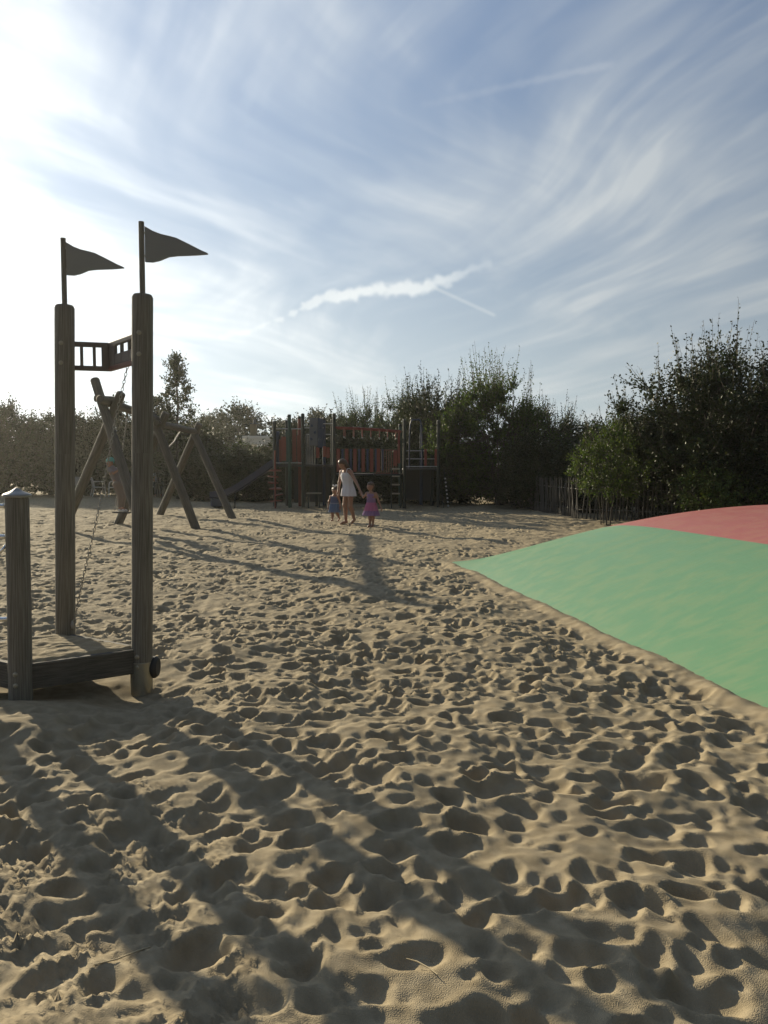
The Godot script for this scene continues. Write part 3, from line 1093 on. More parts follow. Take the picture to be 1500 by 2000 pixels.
func trough(path: Array, wide: float, side: float) -> ArrayMesh:
	# a U-shaped chute with thickness, carried along a path in the x, y plane
	var prof := [Vector2(-wide / 2, side), Vector2(-wide / 2, 0.03), Vector2(-wide / 2 + 0.06, 0), Vector2(wide / 2 - 0.06, 0), Vector2(wide / 2, 0.03), Vector2(wide / 2, side), Vector2(wide / 2 + 0.04, side), Vector2(wide / 2 + 0.04, 0), Vector2(wide / 2, -0.04), Vector2(-wide / 2, -0.04), Vector2(-wide / 2 - 0.04, 0), Vector2(-wide / 2 - 0.04, side)]
	var v := PackedVector3Array()
	var n := PackedVector3Array()
	var idx := PackedInt32Array()
	var m := prof.size()
	for e in m:
		var p: Vector2 = prof[e]
		var q: Vector2 = prof[(e + 1) % m]
		var nn := Vector2(-(q.y - p.y), q.x - p.x).normalized()
		var o := v.size()
		for k in path.size():
			var t: Vector3 = (path[mini(k + 1, path.size() - 1)] - path[maxi(k - 1, 0)]).normalized()
			var up := Vector3(0, 0, 1).cross(t).normalized()
			if up.y < 0:
				up = -up
			for c in [p, q]:
				v.append(path[k] + Vector3(0, 0, 1) * c.x + up * c.y)
				n.append(Vector3(0, 0, 1) * nn.x + up * nn.y)
		for k in path.size() - 1:
			var a := o + k * 2
			idx.append_array([a, a + 1, a + 2, a + 1, a + 3, a + 2])
	return mk(v, n, idx)

# ---------------------------------------------------------------- paling fence
func build_fence() -> void:
	var F := thing("paling_fence", "low fence of split wooden pales under the trees beyond the pillow", "fence")
	var line := [Vector3(4.1, 0, -32.0), Vector3(4.58, 0, -28.7), Vector3(5.19, 0, -21.5), Vector3(6.94, 0, -20.1), Vector3(9.2, 0, -18.9), Vector3(12.5, 0, -17.6)]
	var c := Curve3D.new()
	for p in line:
		c.add_point(p)
	var r := RandomNumberGenerator.new()
	r.seed = 21
	var kinds := []
	for k in 5:
		var w := r.randf_range(0.026, 0.04)
		var h := r.randf_range(0.98, 1.12)
		var pts := [Vector3(0, -0.12, 0), Vector3(r.randf_range(-0.006, 0.006), 0.3, 0), Vector3(r.randf_range(-0.012, 0.012), 0.7, 0), Vector3(0, h - 0.06, 0), Vector3(0, h, 0)]
		kinds.append(tube(pts, [w * 0.55, w * 0.55, w * 0.5, w * 0.46, w * 0.15], 6))
	var total := c.get_baked_length()
	var s := 0.0
	while s < total:
		var p := c.sample_baked(s)
		var y := height_at(p.x, -p.z)
		part(F, "pale", kinds[r.randi_range(0, 4)], M.picket, Vector3(p.x, y, p.z), Vector3(r.randf_range(-5, 5), r.randf_range(0, 360), r.randf_range(-5.5, 4)))
		s += r.randf_range(0.085, 0.125)
	for h in [0.28, 0.82]:
		var pts := []
		var k := 0.0
		while k <= total:
			var p := c.sample_baked(k)
			pts.append(p + Vector3(0.01, h + 0.01 * sin(k * 7.0), 0.02))
			k += 0.35
		part(F, "wire", tube(pts, same(0.004, pts.size()), 5), M.chain)

# ---------------------------------------------------------------- trees
func leaf_mat(back := 0.7) -> StandardMaterial3D:
	var m := mat(Color.WHITE, 0.55)
	m.vertex_color_use_as_albedo = true
	m.backlight_enabled = true
	m.backlight = lin(back, back, back * 0.75)
	m.metallic_specular = 0.35
	return m

func make_tree(o: Dictionary) -> Array:
	var r := RandomNumberGenerator.new()
	r.seed = o.seed
	var H: float = o.h
	var R: float = o.r
	var low: float = o.low
	var v := PackedVector3Array()
	var n := PackedVector3Array()
	var col := PackedColorArray()
	var idx := PackedInt32Array()
	var tv := PackedVector3Array()
	var tn := PackedVector3Array()
	var tuv := PackedVector2Array()
	var ti := PackedInt32Array()
	# main stems
	var stems := []
	for k in o.stems:
		var a: float = TAU * (k + r.randf_range(-0.3, 0.3)) / o.stems
		var sp: float = R * r.randf_range(0.25, 0.6) * o.get("spread", 1.0)
		var top: float = H * r.randf_range(0.62, 0.8)
		var b := Vector3(cos(a), 0, sin(a)) * 0.1 * (1.0 if o.stems > 1 else 0.0)
		var e := Vector3(cos(a) * sp, top, sin(a) * sp)
		if o.stems == 1:
			e = Vector3(0.05, H * 0.94, 0.03)
		var pts := []
		var rad := []
		for q in 9:
			var t: float = q / 8.0
			pts.append(Vector3(lerpf(b.x, e.x, t * t), lerpf(-0.15, e.y, t), lerpf(b.z, e.z, t * t)) + Vector3(r.randf_range(-1, 1), 0, r.randf_range(-1, 1)) * 0.06 * t)
			rad.append(lerpf(o.trunk, o.trunk * 0.22, t))
		stems.append(pts)
		add_tube(tv, tn, tuv, ti, pts, rad, 8)
	# clumps of foliage, each held by a limb
	var clumps := []
	for k in o.clumps:
		var c := Vector3.ZERO
		var fr: float = (k + r.randf()) / float(o.clumps)
		if o.form == "leader":
			var yy := lerpf(low, H * 0.97, pow(fr, 0.85))
			var ww := R * pow(1.0 - (yy - low) / (H - low), 0.75) * r.randf_range(0.35, 1.0)
			var a: float = k * 2.4
			c = Vector3(cos(a) * ww, yy + ww * 0.2, sin(a) * ww)
		else:
			var dir := Vector3(r.randfn(), r.randfn(), r.randfn()).normalized()
			var q := pow(r.randf_range(0.12, 1.0), 0.45)
			var mid: float = (H * o.get("full", 0.86) + low) * 0.5
			var half: float = (H * o.get("full", 0.86) - low) * 0.5
			c = Vector3(dir.x * R * q, mid + dir.y * half * q, dir.z * R * q)
			# narrower towards the top and uneven all round
			var up := clampf((c.y - low) / (H - low), 0, 1)
			var lob := 1.0 + 0.22 * sin(atan2(c.z, c.x) * 3.0 + o.seed) + 0.12 * sin(atan2(c.z, c.x) * 5.0 + o.seed * 2.0 + up * 5.0)
			c.x *= lob * (1.05 - 0.25 * up)
			c.z *= lob * (1.05 - 0.25 * up)
		clumps.append(c)
		var st: Array = stems[r.randi_range(0, stems.size() - 1)]
		var best := 0
		var bd := 1e9
		for s in stems:
			for q in range(2, 9):
				var dd: float = s[q].distance_to(c) + maxf(0.0, s[q].y - c.y) * 2.0
				if dd < bd:
					bd = dd
					st = s
					best = q
		var f: Vector3 = st[best]
		var m1 := f.lerp(c, 0.5) + Vector3(0, -0.08 * bd, 0)
		add_tube(tv, tn, tuv, ti, [f, m1, c], [o.trunk * 0.22, o.trunk * 0.15, 0.008], 5, 0.0, false)
	var L: float = o.leaf
	var base: Color = o.color
	var twigs := []
	for c in clumps:
		var rc: float = o.clump_r * r.randf_range(0.75, 1.25)
		var out := Vector3(c.x, (c.y - H * 0.45) * 0.6, c.z).normalized()
		for k in o.twigs:
			var d: Vector3 = (Vector3(r.randfn(), r.randfn(), r.randfn()).normalized() + out * 0.55 + Vector3(0, o.rise, 0)).normalized()
			twigs.append([c + d * rc * r.randf_range(0.0, 0.3), d, rc * r.randf_range(0.65, 1.1), o.leaves])
	# long upright shoots that stand out of the crown
	for k in o.get("shoots", 0):
		var c: Vector3 = clumps[r.randi_range(0, clumps.size() - 1)]
		for q in 3:
			var c2: Vector3 = clumps[r.randi_range(0, clumps.size() - 1)]
			if c2.y > c.y:
				c = c2
		var d := (Vector3(c.x / R * 0.35, 1.0, c.z / R * 0.35) + Vector3(r.randfn(), 0, r.randfn()) * 0.13).normalized()
		twigs.append([c, d, r.randf_range(0.5, 1.0) * o.shoot, int(o.leaves * 1.5)])
	for tw in twigs:
		var p0: Vector3 = tw[0]
		var d: Vector3 = tw[1]
		var ln: float = tw[2]
		var sidev := d.cross(Vector3(r.randfn(), r.randfn(), r.randfn())).normalized()
		var bendv := Vector3(0, 0.18, 0) * ln
		var tone := r.randf_range(0.7, 1.3)
		var tp := p0 + d * ln + bendv
		if ln > o.clump_r * 1.05 or r.randf() < 0.3:
			add_tube(tv, tn, tuv, ti, [p0, p0 + d * ln * 0.5 + bendv * 0.25, tp], [0.009, 0.006, 0.003], 3, 0.0, false)
		for k in tw[3]:
			var t: float = (k + r.randf()) / float(tw[3])
			var p: Vector3 = p0 + d * ln * t + bendv * t * t
			var ld := (Vector3(r.randfn(), r.randfn(), r.randfn()).normalized() + d * 0.8).normalized()
			p += Vector3(r.randfn(), r.randfn(), r.randfn()) * 0.02
			var s: float = L * r.randf_range(0.65, 1.25) * (1.0 - 0.35 * t)
			var x := ld.cross(Vector3(r.randfn(), r.randfn() + 0.6, r.randfn())).normalized()
			var nn := ld.cross(x)
			var g := tone * r.randf_range(0.8, 1.2)
			var cc := Color(base.r * g * r.randf_range(0.85, 1.2), base.g * g, base.b * g)
			var q := v.size()
			v.append_array([p, p + ld * s * 0.5 + x * s * 0.32 + nn * s * 0.06, p + ld * s, p + ld * s * 0.5 - x * s * 0.32 + nn * s * 0.06])
			n.append_array([nn, nn, nn, nn])
			col.append_array([cc, cc, cc, cc])
			idx.append_array([q, q + 1, q + 2, q, q + 2, q + 3])
	return [mk(tv, tn, ti, tuv), mk(v, n, idx, PackedVector2Array(), col)]

func plant(kind: Array, called: String, label: String, category: String, at: Vector3, turn: float, size: Vector3, group := "", leafm: Material = null) -> void:
	var t := thing(called, label, category, at, group)
	t.rotation_degrees.y = turn
	part(t, "trunk", kind[0], M.bark).scale = size
	part(t, "crown", kind[1], leafm if leafm else M.leaf).scale = size

func build_trees() -> void:
	M.bark = mat(lin(0.06, 0.05, 0.04), 0.9)
	M.leaf = leaf_mat(0.4)
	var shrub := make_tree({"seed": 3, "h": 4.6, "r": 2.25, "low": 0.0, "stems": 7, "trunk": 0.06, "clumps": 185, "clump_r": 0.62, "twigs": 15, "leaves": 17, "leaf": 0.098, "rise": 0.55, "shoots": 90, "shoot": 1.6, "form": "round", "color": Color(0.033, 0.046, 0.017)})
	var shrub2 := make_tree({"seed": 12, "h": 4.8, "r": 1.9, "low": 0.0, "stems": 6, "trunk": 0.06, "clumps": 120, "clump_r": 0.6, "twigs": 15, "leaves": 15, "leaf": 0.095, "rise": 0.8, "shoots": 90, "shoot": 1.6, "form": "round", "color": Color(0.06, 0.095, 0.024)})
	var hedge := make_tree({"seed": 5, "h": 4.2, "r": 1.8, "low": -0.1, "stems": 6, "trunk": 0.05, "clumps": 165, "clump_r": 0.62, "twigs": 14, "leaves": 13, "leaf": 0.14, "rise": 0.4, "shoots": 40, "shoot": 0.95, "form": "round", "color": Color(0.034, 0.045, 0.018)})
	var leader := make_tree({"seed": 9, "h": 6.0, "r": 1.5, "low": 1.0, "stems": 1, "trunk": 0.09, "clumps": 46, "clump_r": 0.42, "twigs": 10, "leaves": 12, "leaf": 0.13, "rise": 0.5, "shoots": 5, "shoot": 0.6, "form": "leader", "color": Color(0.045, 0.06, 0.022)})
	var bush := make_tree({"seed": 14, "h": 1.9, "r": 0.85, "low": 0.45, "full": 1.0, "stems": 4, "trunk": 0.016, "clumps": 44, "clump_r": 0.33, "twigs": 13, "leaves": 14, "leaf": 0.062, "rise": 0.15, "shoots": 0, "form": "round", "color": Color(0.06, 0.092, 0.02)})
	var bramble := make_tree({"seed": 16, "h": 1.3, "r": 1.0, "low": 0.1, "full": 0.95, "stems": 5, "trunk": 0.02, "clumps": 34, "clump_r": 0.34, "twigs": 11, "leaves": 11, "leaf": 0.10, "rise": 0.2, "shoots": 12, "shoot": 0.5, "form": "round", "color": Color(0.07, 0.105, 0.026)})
	var far := make_tree({"seed": 18, "h": 7.0, "r": 3.0, "low": 1.6, "full": 0.97, "stems": 3, "trunk": 0.16, "clumps": 60, "clump_r": 0.95, "twigs": 12, "leaves": 11, "leaf": 0.27, "rise": 0.25, "shoots": 10, "shoot": 0.8, "form": "round", "color": Color(0.045, 0.058, 0.025)})
	var G1 := "tall shrubs behind the pale fence"
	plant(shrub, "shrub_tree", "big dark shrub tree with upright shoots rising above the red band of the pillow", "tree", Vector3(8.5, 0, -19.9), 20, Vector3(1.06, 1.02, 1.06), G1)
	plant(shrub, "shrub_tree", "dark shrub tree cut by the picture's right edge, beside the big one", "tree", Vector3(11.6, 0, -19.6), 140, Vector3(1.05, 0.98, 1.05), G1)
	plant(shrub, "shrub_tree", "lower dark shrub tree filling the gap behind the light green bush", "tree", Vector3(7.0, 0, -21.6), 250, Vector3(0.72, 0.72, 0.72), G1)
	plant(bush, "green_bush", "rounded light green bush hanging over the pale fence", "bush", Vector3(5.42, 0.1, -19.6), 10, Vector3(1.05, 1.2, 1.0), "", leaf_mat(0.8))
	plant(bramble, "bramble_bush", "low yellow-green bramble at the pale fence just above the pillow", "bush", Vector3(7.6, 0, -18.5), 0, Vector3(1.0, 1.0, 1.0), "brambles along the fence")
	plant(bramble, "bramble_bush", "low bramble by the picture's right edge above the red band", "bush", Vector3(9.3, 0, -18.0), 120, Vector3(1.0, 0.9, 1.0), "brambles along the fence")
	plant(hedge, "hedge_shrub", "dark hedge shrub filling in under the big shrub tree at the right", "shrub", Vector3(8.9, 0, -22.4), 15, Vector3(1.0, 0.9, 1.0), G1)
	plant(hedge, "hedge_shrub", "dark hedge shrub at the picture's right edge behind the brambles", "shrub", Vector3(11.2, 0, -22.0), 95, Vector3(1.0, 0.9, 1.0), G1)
	var G2 := "shrub trees right behind the climbing frame"
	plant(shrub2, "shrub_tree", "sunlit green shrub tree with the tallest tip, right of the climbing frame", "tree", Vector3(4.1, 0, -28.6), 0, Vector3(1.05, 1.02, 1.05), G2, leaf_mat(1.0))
	plant(shrub, "shrub_tree", "dark shrub tree directly behind the knotted rope of the climbing frame", "tree", Vector3(2.1, 0, -30.8), 80, Vector3(0.95, 1.04, 0.95), G2)
	plant(shrub2, "shrub_tree", "shrub tree with spiky shoots above the overhead ladder", "tree", Vector3(0.6, 0, -32.3), 200, Vector3(0.9, 0.9, 0.9), G2)
	plant(shrub2, "shrub_tree", "thin-topped shrub tree above the bridge boards of the climbing frame", "tree", Vector3(-0.8, 0, -33.5), 310, Vector3(0.85, 0.85, 0.85), G2)
	plant(shrub, "shrub_tree", "dark shrub tree just right of the sunlit green one", "tree", Vector3(6.0, 0, -30.5), 160, Vector3(0.9, 0.84, 0.9), G2)
	plant(hedge, "hedge_shrub", "low dark hedge shrub in the dip between the two tall tree groups", "shrub", Vector3(7.7, 0, -30.5), 30, Vector3(0.95, 0.74, 0.95), G2)
	plant(hedge, "hedge_shrub", "hedge shrub half hidden behind the light green bush", "shrub", Vector3(9.6, 0, -29.0), 130, Vector3(0.95, 0.78, 0.95), G2)
	plant(hedge, "hedge_shrub", "dark hedge shrub at the far end of the pale fence", "shrub", Vector3(4.9, 0, -26.6), 210, Vector3(0.62, 0.62, 0.62), G2)
	plant(hedge, "hedge_shrub", "dark low hedge shrub along the fence between the sunlit tree and the light green bush", "shrub", Vector3(6.5, 0, -25.2), 60, Vector3(0.8, 0.6, 0.8), G2)
	plant(hedge, "hedge_shrub", "dark low hedge shrub between the rope ladder and the sunlit tree", "shrub", Vector3(3.0, 0, -30.2), 75, Vector3(0.75, 0.55, 0.75), G2)
	var G3 := "hedge behind the climbing frame"
	var back := [[-3.9, -33.5, 0.80, "behind the first tower of the climbing frame"], [-2.4, -33.0, 0.83, "behind the grey climbing board"], [-1.3, -31.8, 0.72, "behind the bridge of red boards"], [0.3, -31.0, 0.70, "behind the red rod railing"], [1.6, -30.6, 0.78, "behind the knotted rope end of the frame"], [-5.6, -32.5, 0.52, "low, behind the slide"], [-7.2, -32.8, 0.50, "low, behind the foot of the slide"]]
	for k in back.size():
		var b: Array = back[k]
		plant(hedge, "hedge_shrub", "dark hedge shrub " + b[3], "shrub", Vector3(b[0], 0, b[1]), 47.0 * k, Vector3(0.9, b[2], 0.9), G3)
	plant(bush, "yellow_bush", "yellowish bush in front of the white-edged house roof", "bush", Vector3(-6.6, 0, -36.5), 30, Vector3(1.7, 1.25, 1.7), "bushes by the house")
	plant(bush, "yellow_bush", "small yellow-green bush rising beside the house chimney", "bush", Vector3(-5.2, 0, -37.5), 130, Vector3(1.6, 1.1, 1.6), "bushes by the house")
	var G4 := "tall hedge behind the garden chairs"
	var names := ["at the picture's left edge", "second from the picture's left edge", "just left of the rear tall tower post", "just right of the rear tall tower post", "behind the crossed near logs of the swing", "at the foot of the pointed tree", "behind the far logs of the swing"]
	for k in names.size():
		var xx := -19.34 + k * 1.72
		plant(hedge, "hedge_shrub", "tall hazy hedge shrub " + names[k], "shrub", Vector3(xx, 0, -38.0 + sin(k * 2.3) * 0.7), 67.0 * k, Vector3(1.05, 1.0 + 0.07 * sin(k * 1.9) - (0.12 if k > 5 else 0.0), 1.05), G4)
	plant(leader, "pointed_tree", "slender pointed young tree right of the front tower post", "tree", Vector3(-8.85, 0, -34.5), 0, Vector3(1.0, 1.0, 1.0))
	plant(leader, "pointed_tree", "smaller leafy tree mostly hidden behind the front tower post", "tree", Vector3(-9.9, 0, -35.2), 90, Vector3(0.9, 0.72, 0.9))
	var far_leaf := leaf_mat(0.2)
	var G5 := "far wood behind the house"
	var fnames := ["behind the pointed tree", "just right of the pointed tree", "left of the house chimney", "directly behind the house chimney", "behind the red slats of the first play tower", "behind the dark climbing board", "above the left end of the overhead ladder"]
	for k in fnames.size():
		var xx := -20.5 + k * 2.9
		plant(far, "far_tree", "distant rounded tree " + fnames[k], "tree", Vector3(xx, 0, -72.0 - 6.0 * sin(k * 1.7)), 51.0 * k, Vector3(1.05, 0.82 + 0.08 * sin(k * 2.9), 1.05), G5, far_leaf)

# ---------------------------------------------------------------- house
func build_house() -> void:
	var Hs := thing("low_house", "low house with a white roof edge showing above the slide", "house", Vector3(-6.6, 0, -47.0))
	var wall := mat(lin(0.30, 0.26, 0.20), 0.85)
	var white := mat(lin(0.78, 0.77, 0.73), 0.6)
	var slate := mat(lin(0.07, 0.08, 0.10), 0.6)
	var brick := mat(lin(0.30, 0.24, 0.14), 0.9)
	part(Hs, "wall", box(Vector3(7.0, 2.45, 5.0), 0.01), wall, Vector3(2.2, 1.22, -2.5))
	part(Hs, "fascia_board", box(Vector3(7.6, 0.34, 0.05), 0.01), white, Vector3(2.2, 2.76, 0.30))
	part(Hs, "fascia_board", box(Vector3(7.6, 0.16, 0.05), 0.01), white, Vector3(2.2, 3.01, 0.36))
	part(Hs, "fascia_board", box(Vector3(0.05, 0.34, 5.4), 0.01), white, Vector3(-1.60, 2.76, -2.4))
	part(Hs, "roof", box(Vector3(7.5, 0.08, 5.5), 0.01), slate, Vector3(2.2, 3.05, -2.45))
	part(Hs, "skylight_hood", box(Vector3(2.0, 0.34, 1.6), 0.05), slate, Vector3(0.9, 3.24, -2.0))
	var ch := part(Hs, "chimney", box(Vector3(0.34, 0.85, 0.34), 0.01), brick, Vector3(-1.2, 3.40, -1.2))
	part(ch, "chimney_cap", box(Vector3(0.44, 0.07, 0.44), 0.01), slate, Vector3(0, 0.46, 0))
	part(ch, "chimney_pot", lathe([Vector2(0.10, 0.0), Vector2(0.08, 0.22), Vector2(0.10, 0.24), Vector2(0.0, 0.245)], 12), slate, Vector3(0.08, 0.49, 0))

# ---------------------------------------------------------------- garden chairs
func build_chairs() -> void:
	var white := mat(lin(0.60, 0.61, 0.60), 0.4)
	var orange := mat(lin(0.48, 0.13, 0.03), 0.6)
	var spots := [[-13.9, -36.0, 70.0, "leftmost pale metal garden chair, half behind the rear tower post", white], [-12.9, -36.3, -60.0, "pale metal garden chair between the tower posts, nearer the rear post", white], [-12.1, -36.1, 110.0, "pale metal garden chair in the middle between the tower posts", white], [-11.55, -36.5, -20.0, "metal garden chair with an orange seat behind the swing", orange], [-10.15, -36.0, 200.0, "pale metal garden chair with a person sitting on it, right of the front tower post", white]]
	for s in spots:
		var C := thing("garden_chair", s[3], "chair", Vector3(s[0], height_at(s[0], -s[1]), s[1]), "garden chairs in front of the hedge")
		C.rotation_degrees.y = s[2]
		for e in [-1.0, 1.0]:
			var a := arc([Vector3(0.26 * e, -0.03, -0.25), Vector3(0.25 * e, 0.42, -0.24), Vector3(0.25 * e, 0.66, -0.20), Vector3(0.25 * e, 0.69, -0.10), Vector3(0.25 * e, 0.68, 0.20)], 5)
			part(C, "front_leg", tube(a, same(0.019, a.size()), 8), white)
			var b := arc([Vector3(0.25 * e, -0.03, 0.32), Vector3(0.25 * e, 0.42, 0.22), Vector3(0.24 * e, 0.68, 0.26), Vector3(0.22 * e, 0.88, 0.32)], 5)
			part(C, "rear_leg", tube(b, same(0.019, b.size()), 8), white)
		part(C, "seat", box(Vector3(0.48, 0.03, 0.46), 0.012), s[4], Vector3(0, 0.43, 0.0), Vector3(-3, 0, 0))
		part(C, "backrest", box(Vector3(0.44, 0.40, 0.022), 0.01), s[4], Vector3(0, 0.68, 0.265), Vector3(12, 0, 0))

# ---------------------------------------------------------------- people
# A figure is a field of tapered capsules joined by a smooth minimum and meshed as surface nets.
func nets(v: PackedVector3Array, n: PackedVector3Array, idx: PackedInt32Array, bones: Array, cell: float, k: float) -> void:
	var lo := Vector3(1e9, 1e9, 1e9)
	var hi := -lo
	for b in bones:
		var r := maxf(b[2], b[3]) + cell * 2.5
		for p in [b[0], b[1]]:
			lo = lo.min(p - Vector3(r, r, r))
			hi = hi.max(p + Vector3(r, r, r))
	var dim := Vector3i(((hi - lo) / cell).ceil()) + Vector3i(2, 2, 2)
	var nx := dim.x
	var nxy := dim.x * dim.y
	var f := PackedFloat32Array()
	f.resize(nxy * dim.z)
	f.fill(1.0)
	for b in bones:
		var a: Vector3 = b[0]
		var d: Vector3 = b[1] - a
		var l2 := maxf(d.length_squared(), 1e-9)
		var r0: float = b[2]
		var r1: float = b[3]
		var kk: float = b[4] if b.size() > 4 else k
		var m := maxf(r0, r1) + kk + cell * 2.0
		var b0 := ((a.min(b[1]) - lo - Vector3(m, m, m)) / cell).floor().max(Vector3.ZERO)
		var b1 := ((a.max(b[1]) - lo + Vector3(m, m, m)) / cell).ceil()
		for z in range(int(b0.z), mini(int(b1.z) + 1, dim.z)):
			for y in range(int(b0.y), mini(int(b1.y) + 1, dim.y)):
				for x in range(int(b0.x), mini(int(b1.x) + 1, dim.x)):
					var p := lo + Vector3(x, y, z) * cell - a
					var t := clampf(p.dot(d) / l2, 0.0, 1.0)
					var dist := (p - d * t).length() - lerpf(r0, r1, t)
					var o := z * nxy + y * nx + x
					var cur := f[o]
					var h := maxf(kk - absf(cur - dist), 0.0) / kk
					f[o] = minf(cur, dist) - h * h * kk * 0.25
	var id := PackedInt32Array()
	id.resize(f.size())
	id.fill(-1)
	var corner := [0, 1, nx, nx + 1, nxy, nxy + 1, nxy + nx, nxy + nx + 1]
	var off := [Vector3(0, 0, 0), Vector3(1, 0, 0), Vector3(0, 1, 0), Vector3(1, 1, 0), Vector3(0, 0, 1), Vector3(1, 0, 1), Vector3(0, 1, 1), Vector3(1, 1, 1)]
	var edges := [[0, 1], [2, 3], [4, 5], [6, 7], [0, 2], [1, 3], [4, 6], [5, 7], [0, 4], [1, 5], [2, 6], [3, 7]]
	for z in dim.z - 1:
		for y in dim.y - 1:
			for x in dim.x - 1:
				var o := z * nxy + y * nx + x
				var c0 := f[o]
				if absf(c0) > cell * 2.5:
					continue
				var neg := 0
				for q in corner:
					if f[o + q] < 0.0:
						neg += 1
				if neg == 0 or neg == 8:
					continue
				var sum := Vector3.ZERO
				var cnt := 0
				for e in edges:
					var fa := f[o + corner[e[0]]]
					var fb := f[o + corner[e[1]]]
					if (fa < 0.0) != (fb < 0.0):
						sum += off[e[0]].lerp(off[e[1]], fa / (fa - fb))
						cnt += 1
				id[o] = v.size()
				v.append(lo + (Vector3(x, y, z) + sum / cnt) * cell)
				var g := Vector3(f[o + 1] - c0 + f[o + 1 + nx + nxy] - f[o + nx + nxy], f[o + nx] - c0 + f[o + 1 + nx + nxy] - f[o + 1 + nxy], f[o + nxy] - c0 + f[o + 1 + nx + nxy] - f[o + 1 + nx])
				n.append(g.normalized())
	for z in range(1, dim.z - 1):
		for y in range(1, dim.y - 1):
			for x in range(1, dim.x - 1):
				var o := z * nxy + y * nx + x
				var s := f[o] < 0.0
				for ax in 3:
					var st: int = [1, nx, nxy][ax]
					if s == (f[o + st] < 0.0):
						continue
					var u: int = [nx, nxy, 1][ax]
					var w: int = [nxy, 1, nx][ax]
					var a := id[o]
					var b := id[o - u]
					var c := id[o - u - w]
					var e := id[o - w]
					if a < 0 or b < 0 or c < 0 or e < 0:
						continue
					idx.append_array([a, b, c, a, c, e])

func field(bones: Array, cell: float, k: float) -> ArrayMesh:
	var v := PackedVector3Array()
	var n := PackedVector3Array()
	var idx := PackedInt32Array()
	nets(v, n, idx, bones, cell, k)
	return mk(v, n, idx)

func hand_bones(wr: Vector3, dir: Vector3, side: Vector3, curl: Vector3, s: float, thumb: float) -> Array:
	# palm, four fingers of unequal length bent at the knuckle, a thumb from the side of the palm
	var out := []
	var palm := wr + dir * 0.075 * s
	for q in [-0.026, -0.009, 0.009, 0.026]:
		out.append([wr + side * q * 0.6 * s, palm + side * q * s, 0.014 * s, 0.012 * s, 0.012 * s])
	var ln := [0.062, 0.073, 0.068, 0.052]
	for k in 4:
		var q: float = [-0.026, -0.009, 0.009, 0.026][k] * thumb * -1.0
		var b := palm + side * q * s
		var m: Vector3 = b + (dir * 0.8 + curl * 0.55).normalized() * ln[k] * 0.52 * s
		var e: Vector3 = m + (dir * 0.25 + curl * 0.95).normalized() * ln[k] * 0.5 * s
		out.append([b, m, 0.0088 * s, 0.008 * s, 0.003])
		out.append([m, e, 0.008 * s, 0.0068 * s, 0.003])
	var tb := wr + dir * 0.025 * s + side * 0.026 * thumb * s
	var tm := tb + (dir * 0.6 + side * thumb * 0.6 + curl * 0.25).normalized() * 0.036 * s
	out.append([tb, tm, 0.012 * s, 0.0095 * s, 0.004])
	out.append([tm, tm + (dir * 0.8 + curl * 0.6).normalized() * 0.028 * s, 0.0095 * s, 0.008 * s, 0.003])
	return out

